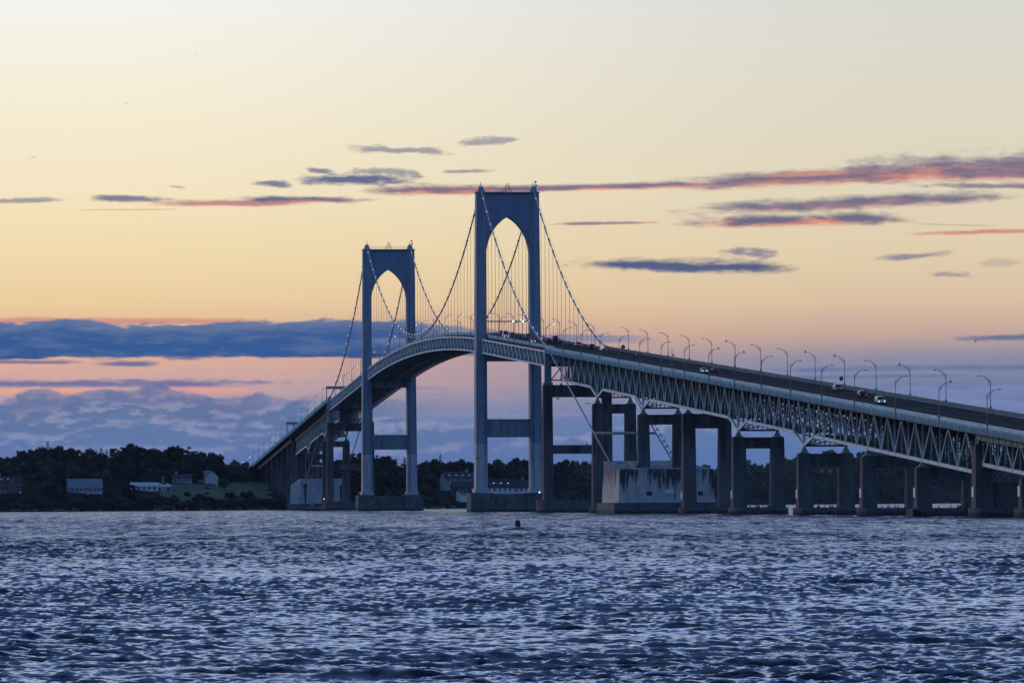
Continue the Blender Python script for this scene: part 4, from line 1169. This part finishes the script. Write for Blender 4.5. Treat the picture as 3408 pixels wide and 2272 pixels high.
# ------------------------------------------------------------------ trees
def leaf_blob(V, Fc, c_, r, n, size, rg, flat=.75):
    d = rg.normal(size=(n,3)); d /= np.linalg.norm(d, axis=1)[:,None]
    rad_ = r*(rg.random(n)**.45)[:,None]
    ctr = np.array(c_)+d*rad_*np.array([1,1,flat])
    u_ = rg.normal(size=(n,3)); u_ /= np.linalg.norm(u_,axis=1)[:,None]
    w_ = np.cross(u_, rg.normal(size=(n,3))); w_ /= np.linalg.norm(w_,axis=1)[:,None]
    s_ = size*(.6+.8*rg.random(n))[:,None]
    V.append(np.stack([ctr-u_*s_, ctr+w_*s_*.7, ctr+u_*s_, ctr-w_*s_*.7], 1).reshape(-1,3))
def crown_mesh(kind, seed, H=11.0):
    rg = np.random.default_rng(seed); V = []; mb = MB()
    if kind == 'broad':
        nb = 26
        for i in range(nb):
            a = rg.random()*6.283; el_ = rg.random(); rr = (.15+.85*rg.random()**.6)
            zc = H*(.30+.58*el_); wv = math.sin(min(1,(1-el_)*1.25+.15)*math.pi*.62)
            leaf_blob(V, None, (math.cos(a)*H*.42*rr*wv, math.sin(a)*H*.42*rr*wv, zc), H*(.11+.10*rg.random()), 130, .42, rg)
        for i in range(10):
            a = rg.random()*6.283; leaf_blob(V, None, (math.cos(a)*H*.46, math.sin(a)*H*.46, H*(.35+.45*rg.random())), H*.06, 40, .24, rg)
    elif kind == 'wind':     # windswept, flat-topped pine clumps
        for i in range(20):
            a = rg.random()*6.283; r_ = H*.5*rg.random()**.6
            zc = H*(.55+.38*rg.random()); leaf_blob(V, None, (math.cos(a)*r_+ (zc-H*.5)*.25, math.sin(a)*r_, zc), H*(.07+.07*rg.random()), 110, .24, rg, .5)
    elif kind == 'cone':
        for i in range(15):
            f_ = i/15.0; zc = H*(.18+.8*f_); rr = H*.22*(1-f_)+.25
            for j in range(max(3, int(7*(1-f_))+2)):
                a = rg.random()*6.283; ro = rr*(.55+.5*rg.random())
                leaf_blob(V, None, (math.cos(a)*ro, math.sin(a)*ro, zc-.15*ro), .35+.4*(1-f_), 26, .20, rg, .35)
    elif kind == 'shrub':
        for i in range(12):
            a = rg.random()*6.283; r_ = H*.6*rg.random()**.6
            leaf_blob(V, None, (math.cos(a)*r_, math.sin(a)*r_, H*(.2+.6*rg.random()*(1-r_/H*.8))), H*(.18+.1*rg.random()), 110, .22, rg)
    v = np.concatenate(V); n = len(v)//4
    me = bpy.data.meshes.new('crown')
    me.vertices.add(len(v)); me.vertices.foreach_set('co', v.astype(np.float32).ravel())
    me.loops.add(len(v)); me.loops.foreach_set('vertex_index', np.arange(len(v), dtype=np.int32))
    me.polygons.add(n); me.polygons.foreach_set('loop_start', (np.arange(n)*4).astype(np.int32)); me.update()
    return me
def make_tree(kind, seed, mat, H):
    e = empty({'broad':'broadleaf_tree','wind':'windswept_pine','cone':'conifer_tree','shrub':'shrub'}[kind])
    me = crown_mesh(kind, seed, H); me.materials.append(mat)
    o = bpy.data.objects.new('crown', me); col.objects.link(o); o.parent = e
    mb = MB(); rg = random.Random(seed)
    if kind != 'shrub':
        mb.tube([(0,0,-1.5),(.1,.05,H*.35),(0,0,H*(.9 if kind=='cone' else .6))], .28, 7, r1=.07)
        if kind != 'cone':
            for i in range(7):
                a = rg.random()*6.283; z = H*(.25+.3*rg.random()); q = H*.33
                mb.tube([(0,0,z),(math.cos(a)*q*.5,math.sin(a)*q*.5,z+H*.13),(math.cos(a)*q,math.sin(a)*q,z+H*.25)], .12, 5, r1=.03)
    else:
        for i in range(5):
            a = i*1.3; mb.tube([(0,0,-.5),(math.cos(a)*H*.3,math.sin(a)*H*.3,H*.5)], .07, 5, r1=.02)
    mb.build('trunk', M['bark'], e)
    KID[e.name] = list(e.children)
    return e
TR = {}
def tree_at(key, p, s, label, cat, group=None, rz=None):
    if key not in TR:
        kind, seed, mat, H = key
        TR[key] = (make_tree(kind, seed, M[mat], H), [False])
    pr, us_ = TR[key]
    o = place(pr, us_, p, random.random()*6.283 if rz is None else rz, label, group, s)
    o['category'] = cat; 
    if group is None and 'group' in o: del o['group']
    return o
BROAD = [('broad', 11, 'leafA', 11.0), ('broad', 12, 'leafB', 10.0), ('broad', 13, 'leafC', 9.5), ('broad', 14, 'leafD', 12.0), ('broad', 15, 'leafB', 8.5)]
WIND = [('wind', 21, 'leafD', 12.0), ('wind', 22, 'leafD', 11.0)]
CONE = [('cone', 31, 'leafD', 12.0)]
SHR = [('shrub', 41, 'leafA', 3.5), ('shrub', 42, 'leafB', 3.0)]
# named skyline trees: top pixel x, y and distance fraction
sky = [(85,1497,'wind','windswept dark tree on the far left skyline'),(128,1487,'cone','narrow conifer beside the radio mast'),(138,1490,'broad','dark round tree right of the radio mast'),
 (190,1485,'broad','dense dark tree on the left hilltop with a rounded crown'),(245,1492,'broad','dark tree with wide crown between two skyline gaps'),(300,1495,'broad','dark jagged tree left of the small open conifer'),
 (338,1490,'cone','small open conifer alone in the skyline gap'),(355,1494,'cone','short conifer right of the lone open conifer'),(392,1490,'wind','ragged thin pine left of the highest left crown'),
 (438,1477,'broad','highest round crown on the left skyline'),(480,1490,'broad','dark flat crown right of the highest left crown'),(515,1494,'broad','dark tree left of the thin flag mast gap'),
 (550,1497,'broad','small dark tree at the thin mast gap'),(583,1486,'broad','broad dark tree with a twin top, left half'),(606,1484,'wind','broad dark tree with a twin top, right half'),(634,1500,'wind','leaning pine at the edge of the twin topped trees'),
 (668,1506,'broad','low pale tree between the leaning pine and the last dark crown'),(712,1507,'broad','dark rounded tree nearest the road end on the left hill'),
 (1175,1525,'wind','dark tree just left of the far tower leg'),(1205,1507,'wind','tall ragged tree behind the left leg of the far tower'),(1262,1516,'wind','ragged tree between the legs of the far tower, left'),(1285,1518,'broad','ragged tree between the legs of the far tower, centre'),
 (1345,1518,'cone','slim conifer left of the right leg of the far tower'),(1465,1512,'cone','slim conifer standing above the woods between the towers'),(1440,1528,'broad','loose tree left of the slim conifer between the towers'),
 (1530,1529,'broad','round topped tree above the dark roofs between the towers'),(1655,1530,'broad','tree right of the near tower left leg'),(1718,1524,'broad','largest crown framed by the near tower legs'),
 (1880,1530,'broad','round tree framed by the tall pier opening'),(1990,1522,'broad','tree against the sky left of the narrow double pier')]
for i, (x, y, kd, lab) in enumerate(sky):
    keys = {'wind':WIND,'cone':CONE,'broad':[BROAD[0],BROAD[3],BROAD[1]] if x < 640 or x>1100 else [BROAD[1],BROAD[0]]}[kd]
    key = keys[i % len(keys)]
    t = .80 + .15*((i*37) % 10)/10
    p = on_ground(x - ROLL*(y-CY), t)
    top = W(x, y, p.y).z
    want = max(6.0, top-p.z+.4)
    s = want/(key[3]*.97)
    if s > 1.25: p.z = top+.4-key[3]*.97*1.25; s = 1.25
    tree_at(key, p, s, lab, 'tree', 'individual trees on the skyline')
def fill(x0, x1, n, tmin, tmax, label, group, smin=.7, smax=1.1, keys=BROAD, jit=0.0):
    """woods: trees standing on the slope below the skyline"""
    for i in range(n):
        x = x0 + (x1-x0)*((i+.5*random.random())/n); t = tmin+(tmax-tmin)*((i*.6180339+random.random()*.2) % 1)
        p = on_ground(x, t)
        # keep clear of buildings and lawns
        k_ = F/p.y; yy = YH-(p.z-HC)*k_
        bad = False
        for (bx0,bx1,by0,by1) in CLEAR:
            if bx0 < x < bx1 and by0 < yy < by1+8 and not (t > .78 and x > 960): bad = True
        if bad: continue
        key = random.choice(keys); s = random.uniform(smin, smax)
        top = yy-ROLL*(x-CX) - key[3]*s*k_
        lim = np.interp(x, SX, SY)+4
        if top < lim: s *= max(.45, (yy-ROLL*(x-CX)-lim)/(key[3]*s*k_))
        tree_at(key, p, s, label, 'tree', group)
CLEAR = [(-20,90,1600,1662),(215,360,1632,1668),(440,590,1618,1650),(565,705,1598,1625),(690,905,1606,1662),(560,700,1606,1672),(1455,1590,1590,1668),(1600,1800,1600,1668),(2700,2850,1562,1572),(2960,3050,1552,1566),(3080,3240,1640,1690),(370,470,1600,1640)]
fill(-60, 760, 120, .30, 1.0, 'dark leafy tree in the dense wood on the left hillside', 'wood on the left hillside', .7, 1.05)
fill(-60, 560, 50, .03, .42, 'dark leafy tree on the lower left slope above the shore', 'trees on the lower left slope', .5, .8)
fill(700, 900, 20, .75, 1.0, 'dim tree behind the lawn near the end of the road', 'trees at the road end', .4, .6)
fill(960, 1900, 72, .35, 1.0, 'dark tree in the wood seen between the bridge towers', 'wood between the towers', .7, 1.05)
fill(960, 1640, 14, .02, .30, 'dark tree low by the water behind the bridge towers', 'shore trees behind the towers', .6, .9)
def wood(x0, x1, n, tmin, tmax, mat, label, smin=.8, smax=1.2):
    """a far wood that reads as one mass: one mesh of tree crowns"""
    rg = np.random.default_rng(int(x0)+n+1000); V = []
    for i in range(n):
        x = rg.uniform(x0, x1); t = tmin+(tmax-tmin)*rg.random()
        p = on_ground(x, t); k_ = F/p.y; yy = YH-(p.z-HC)*k_
        if t < .78 and any(bx0 < x < bx1 and by0 < yy < by1+8 for bx0,bx1,by0,by1 in CLEAR): continue
        H = 11*rg.uniform(smin, smax); top = yy-ROLL*(x-CX)-H*k_; lim = np.interp(x, SX, SY)+rg.uniform(-3, 7)
        if top < lim: H *= max(.4, (yy-ROLL*(x-CX)-lim)/(H*k_))
        for j in range(9):
            a = rg.random()*6.283; e_ = rg.random(); rr = H*.36*rg.random()**.5*(1.1-e_*.7)
            leaf_blob(V, None, (p.x+math.cos(a)*rr, p.y+math.sin(a)*rr, p.z+H*(.25+.65*e_)), H*(.12+.08*rg.random()), 34, .75, rg, .8)
    v = np.concatenate(V); n_ = len(v)//4
    me = bpy.data.meshes.new('distant_wood')
    me.vertices.add(len(v)); me.vertices.foreach_set('co', v.astype(np.float32).ravel())
    me.loops.add(len(v)); me.loops.foreach_set('vertex_index', np.arange(len(v), dtype=np.int32))
    me.polygons.add(n_); me.polygons.foreach_set('loop_start', (np.arange(n_)*4).astype(np.int32)); me.update()
    me.materials.append(M[mat]); o = bpy.data.objects.new('distant_wood', me); col.objects.link(o)
    tag(o, label, 'wood', kind='stuff')
wood(960, 1900, 120, .1, 1.0, 'leafA', 'dark mass of trees behind the bridge towers')
wood(1900, 2650, 230, .03, 1.0, 'leafB', 'distant wood seen through the double piers')
wood(2600, 3700, 150, .7, 1.0, 'leafB', 'wooded ridge of the far hill behind the low right piers', 1.0, 1.3)
wood(1000, 2000, 80, .8, 1.0, 'leafA', 'wooded ridge behind the bridge towers')
wood(2600, 3700, 360, .02, 1.0, 'leafB', 'wooded far hill behind the low right piers')
wood(-300, 700, 60, .8, 1.05, 'leafA', 'dark mass of trees behind the left skyline', .7, 1.0)
wood(740, 960, 90, .9, 1.9, 'leafB', 'low hill of trees behind the left road end', .5, .8)
fill(960, 1900, 16, .9, 1.0, 'dark tree on the skyline between the bridge towers', 'ridge trees between the towers', .9, 1.15)
fill(-60, 740, 12, .9, 1.0, 'dark tree on the left skyline behind the taller crowns', 'ridge trees on the left hill', .8, 1.05)
def shrubs(x0, x1, n, t0, t1, label, group, s0, s1):
    for i in range(n):
        x = x0+(x1-x0)*(i+random.random())/n; p = on_ground(x, random.uniform(t0, t1))
        tree_at(random.choice(SHR), p, random.uniform(s0, s1), label, 'shrub', group)
shrubs(-60, 500, 34, .01, .10, 'dark shrub on the left shore bank', 'shrubs on the left shore', .8, 1.5)
shrubs(500, 960, 34, .01, .09, 'dark shrub along the shore below the lawn', 'shrubs below the lawn', .7, 1.3)
shrubs(960, 1900, 40, .0, .12, 'dark shrub on the shore behind the towers', 'shrubs behind the towers', .8, 1.6)
for x, y, s, lab in ((660,1660,1.35,'large dark bush in the middle of the lower lawn'),(770,1656,1.5,'dark bush at the lower edge of the bright lawn, left of two'),(825,1656,1.8,'dark bush at the lower edge of the bright lawn, right of two'),
                     (625,1645,.9,'small round bush on the lawn left of the large dark bush'),(690,1668,1.4,'spreading bush below the lawn slope'),(580,1655,.9,'bush beside the white pole')):
    p = land_at(x, y+6); tree_at(SHR[0], p, s, lab, 'bush')
p = land_at(745, 1630); tree_at(BROAD[4], p, .85, 'lone leafy tree standing on the lawn', 'tree')
p = land_at(650, 1606); tree_at(SHR[0], p, 2.0, 'dark hedge clump in front of the white gabled house', 'shrub')

def undergrowth():
    rg = np.random.default_rng(5); V = []
    for i in range(3600):
        x = rg.uniform(-300, 3600); t = rg.random()**.8
        p = on_ground(x, t); k_ = F/p.y; yy = YH-(p.z-HC)*k_
        if any(bx0-6 < x < bx1+6 and by0-4 < yy < by1+14 for bx0,bx1,by0,by1 in CLEAR): continue
        q = p.y/3000.0
        leaf_blob(V, None, (p.x, p.y, p.z+.8*q), (1.8+1.6*rg.random())*q, 26, .62*q, rg, .8)
    v = np.concatenate(V); n = len(v)//4
    me = bpy.data.meshes.new('undergrowth')
    me.vertices.add(len(v)); me.vertices.foreach_set('co', v.astype(np.float32).ravel())
    me.loops.add(len(v)); me.loops.foreach_set('vertex_index', np.arange(len(v), dtype=np.int32))
    me.polygons.add(n); me.polygons.foreach_set('loop_start', (np.arange(n)*4).astype(np.int32)); me.update()
    me.materials.append(M['leafA'])
    o = bpy.data.objects.new('undergrowth', me); col.objects.link(o)
    tag(o, 'low dark bushes and undergrowth covering the wooded shores', 'undergrowth', kind='stuff')
undergrowth()
# shore rocks
def rock_mesh(seed):
    rg = random.Random(seed); mb = MB()
    mb.lathe([(.3,-.5),(1.0,-.2),(1.1,.3),(.7,.7),(.2,.85)], 9)
    mb.v = [(x*(1+rg.uniform(-.25,.25))*1.3, y*(1+rg.uniform(-.25,.25)), z*(1+rg.uniform(-.3,.3))) for x,y,z in mb.v]
    return mb
rp = rock_mesh(3).build('shore_rock', M['rock']); ur = [False]
for i in range(110):
    x = random.choice([random.uniform(0,900), random.uniform(0,900), random.uniform(1380,1560), random.uniform(2250,3300)])
    p = on_ground(x, random.uniform(-.004, .02)); p.z = .2+random.random()*.5
    o = place(rp, ur, p, random.random()*6, 'grey boulder lying along the waterline of the far shore', 'boulders along the shore', (random.uniform(.8,2.6), random.uniform(.6,1.5), random.uniform(.5,1.1)))
    o['category'] = 'rock'

# ------------------------------------------------------------------ houses
def house(px_, wpx, ybase, wall_h, roof_h, depth, wallm, roofm, name, label, rz=0.0, wins=5, chim=None, over=.4, sky_=0, deckr=False, gable_side=True, ylow=None, rows=1, hip=False, winm='glass', dist=None, width=None):
    p = land_at(px_, ybase) if dist is None else W(px_, ybase, dist)
    k_ = F/p.y; w_ = width or wpx/k_
    e = tag(empty(name, p, rz), label, 'house')
    hw = w_/2; d = depth
    mb = MB(); mb.box((-hw,0,-3.5),(hw,d,wall_h))
    if not hip:
        for s in (-1,1):
            x0 = s*hw; x1 = s*(hw-.25)
            mb.add([(x0,0,wall_h),(x0,d,wall_h),(x0,d/2,wall_h+roof_h),(x1,0,wall_h),(x1,d,wall_h),(x1,d/2,wall_h+roof_h)],[(0,1,2),(5,4,3),(0,2,5,3),(2,1,4,5)])
    mb.build('wall', wallm, e)
    o_ = over
    mb = MB()
    if hip:
        mb.add([(-hw-o_,-o_,wall_h),(hw+o_,-o_,wall_h),(hw+o_,d+o_,wall_h),(-hw-o_,d+o_,wall_h),(0,d/2,wall_h+roof_h)],[(3,2,1,0),(0,1,4),(1,2,4),(2,3,4),(3,0,4)])
    else:
        for a, b in (((-o_, wall_h-.15),(d/2, wall_h+roof_h)), ((d+o_, wall_h-.15),(d/2, wall_h+roof_h))):
            q = [(-hw-o_,a[0],a[1]),(hw+o_,a[0],a[1]),(hw+o_,b[0],b[1]),(-hw-o_,b[0],b[1])]
            mb.add(q+[(x,y,z+.22) for x,y,z in q], [(0,1,2,3),(7,6,5,4),(0,4,5,1),(1,5,6,2),(2,6,7,3),(3,7,4,0)])
    rf = mb.build('roof', roofm, e)
    for s in range(sky_):
        x = -hw+w_*(s+.8)/(sky_+.6); y0 = d*.22; z0 = wall_h+roof_h*.46
        mb = MB(); mb.bar((x,y0-.25,z0-.02*roof_h),(x,y0+.35,z0+.6*roof_h/(d/2)),1.0,.1, up=(0,-1,1)); mb.build('skylight', M['winl'], rf)
    if chim is not None:
        mb = MB(); cx_ = chim*hw; mb.box((cx_-.6,d/2-.5,wall_h),(cx_+.6,d/2+.5,wall_h+roof_h+1.6)); mb.box((cx_-.7,d/2-.6,wall_h+roof_h+1.6),(cx_+.7,d/2+.6,wall_h+roof_h+1.8)); mb.build('chimney', M['greywall'], rf)
    for r_ in range(rows):
        for i in range(wins):
            x = -hw + w_*(i+.7)/(wins+.4); z = wall_h-1.9-2.7*r_
            mb = MB(); mb.box((x-.62,-.08,z-.1),(x+.62,-.01,z+1.5)); f_ = mb.build('window', M['white'], e)
            mb = MB(); mb.box((x-.5,-.12,z),(x-.04,-.085,z+1.4)); mb.box((x+.04,-.12,z),(x+.5,-.085,z+1.4)); mb.build('pane', M[winm], f_)
    mb = MB(); mb.box((hw-1.8,-.08,.0),(hw-.9,-.012,2.0)); mb.build('door', M['white'], e)
    if deckr:
        mb = MB(); mb.box((-hw*.7,-2.4,-.3),(hw*.9,-.02,-.05))
        for i in range(9): mb.box((-hw*.7+i*hw*.2-.05,-2.4,-2.6 if i%2==0 else 0),(-hw*.7+i*hw*.2+.05,-2.3,.9))
        mb.box((-hw*.7,-2.42,.85),(hw*.9,-2.3,.95)); mb.build('porch_deck', M['white'], e)
    return e
house(26, 84, 1640, 5.2, 3.4, 10, M['shingle'], M['roofd'], 'shingle_house', 'dark shingled house with two rows of white windows at the left edge', wins=6, rows=2, chim=-.7, sky_=3, winm='glass', deckr=True)
house(62, 30, 1642, 6.0, 3.0, 9, M['shingle'], M['roofd'], 'shingle_house', 'dark gabled wing attached right of the shingled house at the left edge', rz=R(20), wins=2, rows=2)
house(286, 112, 1641, 2.9, 4.6, 11, M['greywall'], M['roofl'], 'cottage', 'grey house with a big pale roof and long white balcony on the left slope', rz=R(12), wins=7, deckr=True)
house(480, 92, 1632, 2.4, 1.8, 10, M['white'], M['roofp'], 'bungalow', 'low bungalow with a long bright roof above the small jetty', wins=5)
house(532, 42, 1632, 2.2, 1.9, 7, M['white'], M['roofp'], 'pavilion', 'square pavilion with a bright pyramid roof right of the low bungalow', wins=3, hip=True)
house(556, 26, 1632, 2.2, 1.7, 6, M['greywall'], M['roofp'], 'pavilion', 'small bright roofed pavilion right of the pyramid roofed one', wins=2, hip=True)
house(605, 64, 1606, 2.6, 2.0, 8, M['greywall'], M['roofd'], 'cottage', 'low pale cottage with dark roof left of the white gabled house', wins=4, chim=-.6)
house(668, 52, 1605, 3.2, 3.0, 9, M['white'], M['roofl'], 'gabled_house', 'white gabled house on the left hillside above the lawn', rz=R(-48), wins=2, rows=1)
# big roofs between the towers
house(1545, 130, 1612, 3.6, 4.0, 12, M['greywall'], M['roofd'], 'large_house', 'large dark roofed hall with a row of lit skylights between the towers', rz=R(18), wins=9, sky_=5, chim=.3, dist=3420)
house(1560, 90, 1636, 3.0, 3.2, 10, M['shingle'], M['roofd'], 'large_house', 'lower dark building in front of the large hall between the towers', rz=R(20), wins=4, sky_=0, dist=3380)
house(1545, 34, 1650, 2.4, 1.4, 6, M['white'], M['roofd'], 'boathouse', 'small white walled building low on the shore between the towers', rz=R(20), wins=3, dist=3350)
house(1655, 110, 1640, 3.2, 5.0, 10, M['white'], M['roofd'], 'gabled_house', 'white gabled house with pale chimney seen between the near tower legs, left of two', wins=6, chim=-.75, sky_=4, dist=3370)
house(1735, 96, 1640, 3.0, 4.8, 10, M['white'], M['roofd'], 'gabled_house', 'white walled house with two dormer chimneys seen between the near tower legs, right of two', wins=5, chim=.1, dist=3375)
house(1880, 50, 1650, 3.0, 3.0, 9, M['greywall'], M['roofl'], 'cottage', 'dim grey cottage low in the tall pier opening', wins=3, dist=3720) if False else None
house(2512, 20, 1566, 2.6, 2.0, 6, M['white'], M['roofl'], 'gabled_house', 'tiny pale house high in the woods framed by a double pier', wins=2)
house(3165, 110, 1660, 3.6, 2.6, 10, M['greywall'], M['roofl'], 'boat_shed', 'long pale boat shed framed by the low right pier', wins=6, dist=5850)
# white tower-like cabin and masts by the right shore
p = W(3127, 1668, 5800); e = tag(empty('boat_hoist', p), 'white boxy boat hoist standing by the right shore', 'hoist')
mb = MB(); mb.box((-2.4,-1.5,2.0),(2.4,1.5,7.5)); mb.frustum([(-2.0,-1.2,7.5),(2.0,-1.2,7.5),(2.0,1.2,7.5),(-2.0,1.2,7.5)],[(-1.2,-.8,9.2),(1.2,-.8,9.2),(1.2,.8,9.2),(-1.2,.8,9.2)]); mb.build('cabin', M['white'], e)
mb = MB()
for sx in (-2.1,2.1):
    for sy in (-1.3,1.3): mb.box((sx-.2,sy-.2,-3),(sx+.2,sy+.2,2.0))
mb.build('leg', M['wood'], e)
for x, y0, y1, lab in ((3118,1612,1668,'thin sail mast left of the white boat hoist'),(3163,1610,1668,'thin sail mast above the long boat shed'),(2985,1626,1668,'pale pole with a small banner right of the brown striped pier')):
    p = W(x, y1, 5800); top = W(x, y0, 5800); e = tag(empty('sail_mast' if x > 3000 else 'flag_pole', p), lab, 'mast')
    mb = MB(); mb.tube([(0,0,-3),(0,0,top.z-p.z)], .22, 6); mb.build('mast', M['white'], e)
    mb = MB(); mb.box((0,-.1,(top.z-p.z)*.80),(2.0,.1,(top.z-p.z)*.84)); mb.build('spreader' if x > 3000 else 'banner', M['white'], e)
# white mast with yard, radio mast, thin pole
p = land_at(544, 1640); top = W(544, 1583, p.y); h_ = top.z-p.z
e = tag(empty('flag_pole', p), 'white flag pole with a cross yard beside the pyramid roofed pavilion', 'flag pole')
mb = MB(); mb.tube([(0,0,-1),(0,0,h_)], .14, 6); mb.build('pole', M['white'], e)
mb = MB(); mb.tube([(-1.4,0,h_*.70),(1.6,0,h_*.66)], .08, 6); mb.build('yard', M['white'], e)
p = on_ground(157, .95); top = W(156, 1469, p.y); h_ = top.z-p.z
e = tag(empty('radio_mast', p), 'lattice radio mast with antenna panels rising above the left hilltop', 'mast')
mb = MB()
for sx in (-.35,.35): mb.tube([(sx,0,0),(sx*.6,0,h_)], .12, 5)
for i in range(int(h_/1.2)): mb.bar((-.35,0,i*1.2),(.35,0,(i+1)*1.2),.08,.08)
mb.build('lattice', M['pole'], e)
for zf in (h_-.4, h_-1.8, h_-3.1):
    mb = MB(); mb.box((-.85,-.3,zf-.3),(.85,.3,zf+.3)); mb.build('antenna_panel', M['pole'], e)
p = on_ground(522, .95); top = W(521, 1478, p.y); e = tag(empty('antenna_pole', p), 'very thin pole in a gap of the left skyline', 'mast')
mb = MB(); mb.tube([(0,0,0),(0,0,top.z-p.z)], .07, 5); mb.build('pole', M['pole'], e)
mb = MB(); mb.box((-.3,-.05,top.z-p.z-.1),(.3,.05,top.z-p.z)); mb.build('crossbar', M['pole'], e)
# jetty
p = W(552, 1690, 2905); e = tag(empty('jetty', (p.x, p.y, 0)), 'small wooden jetty on piles at the left shore', 'jetty')
mb = MB(); mb.box((-5.5,-1,1.9),(5.0,1,2.15)); mb.build('walkway', M['wood'], e)
for i in range(7):
    mb = MB(); x = -5.2+i*1.65; mb.tube([(x,-.9,-2),(x,-.9,3.1)], .13, 6); mb.build('pile', M['wood'], e)
mb = MB(); mb.bar((-5.5,-1,2.9),(5,-1,2.9),.08,.08); mb.build('handrail', M['wood'], e)

# ------------------------------------------------------------------ boat and buoys
p = W(1034, 1697, 2700); e = tag(empty('motor_boat', (p.x, p.y, 0), R(4)), 'grey patrol boat with a small wheelhouse in front of the left anchorage', 'boat')
mb = MB(); sec = []
for i, (x, hwid, zd) in enumerate(((-4.9,1.3,1.0),(-2,1.5,1.0),(1.5,1.4,1.1),(3.8,.8,1.35),(5.0,.08,1.6))):
    sec.append([(x,-hwid,zd),(x,-hwid*.8,.1),(x,0,-.5),(x,hwid*.8,.1),(x,hwid,zd)])
vs = [q for s_ in sec for q in s_]; fs = []
for i in range(4):
    for j in range(4): a = i*5+j; fs.append((a,a+1,a+6,a+5))
    fs.append((i*5+4,i*5,i*5+5,i*5+9))
fs.append((0,4,3,2,1)); mb.add([(-x,y,z) for x,y,z in vs], fs); mb.build('hull', M['shingle'], e)
mb = MB(); mb.frustum([(-1.4,-1,1.0),(1.6,-1,1.0),(1.6,1,1.0),(-1.4,1,1.0)],[(-.8,-.8,2.4),(1.4,-.8,2.4),(1.4,.8,2.4),(-.8,.8,2.4)]); mb.build('wheelhouse', M['greywall'], e)
mb = MB(); mb.box((-1.0,-1.0,1.6),(1.2,-.93,2.15)); mb.build('window', M['glass'], e)
mb = MB(); mb.tube([(.8,0,2.4),(.8,0,3.6)], .06, 5); mb.bar((.2,0,2.95),(1.4,0,2.95),.08,.12); mb.build('mast', M['white'], e)
mb = MB()
for x in (2.4,3.2,4.0,4.7): mb.tube([(x,-1.2,1.0),(x,-1.2,1.9)], .05, 5)
mb.bar((2.3,-1.2,1.9),(4.8,-1.2,1.9),.06,.06); mb.build('handrail', M['white'], e)
p = W(1723, 1756, 851); e = tag(empty('channel_buoy', (p.x, p.y, 0)), 'dark red can buoy floating alone in the open water', 'buoy')
mb = MB(); mb.lathe([(.36,-.5),(.40,.0),(.40,.75),(.37,.95)], 14); mb.build('float', M['buoy'], e, smooth=False)
mb = MB(); mb.lathe([(.42,.95),(.42,1.02),(.3,1.10),(.05,1.12)], 14); mb.tube([(0,0,1.1),(0,0,1.35)], .03, 5); mb.build('top_plate', M['black'], e)
p = W(1478, 1692, 3150); e = tag(empty('mooring_buoy', (p.x, p.y, 0)), 'small yellow buoy near the shore between the towers', 'buoy')
mb = MB(); mb.lathe([(.5,-.4),(.6,.2),(.5,1.2),(.2,1.5)], 10); mb.build('float', M['yellow'], e)
mb = MB(); mb.tube([(0,0,1.4),(0,0,2.1)], .06, 5); mb.build('top_mark', M['black'], e)
# small signal lights at footings
for (u, v, z, mt, lab) in ((-8.2+488,-14.9,7.3,'lampr','red light on the footing corner of the far tower'),(-8.2,-14.6,7.3,'lampr','red light on the footing corner of the near tower'),(-213,-13.6,6.0,'lampw','white light on the footing of the tall pier right of the near tower'),(692,-13.8,4.6,'lampo','amber light on the footing of the tall pier left of the far tower')):
    e = tag(empty('navigation_light', P(u,v,z)), lab, 'light')
    mb = MB(); mb.tube([(0,0,-.1),(0,0,.8)], .06, 5); mb.build('post', M['pole'], e)
    mb = MB(); mb.sphere((0,0,1.05), .30, 8); mb.build('lens', M[mt], e)

# ------------------------------------------------------------------ evening haze over the bay
HAZE = 0.000009
hm = bpy.data.materials.new('evening haze'); hm.use_nodes = True
ht = hm.node_tree; ht.nodes.clear(); ho = ht.nodes.new('ShaderNodeOutputMaterial'); hv = ht.nodes.new('ShaderNodeVolumePrincipled')
hv.inputs['Color'].default_value = (.82,.88,1.0,1); hv.inputs['Density'].default_value = HAZE; hv.inputs['Anisotropy'].default_value = .1
ht.links.new(hv.outputs[0], ho.inputs['Volume'])
mb = MB(); mb.box((-9500,-600,-7),(9500,12400,135)); o = mb.build('haze', hm); tag(o, kind='stuff')
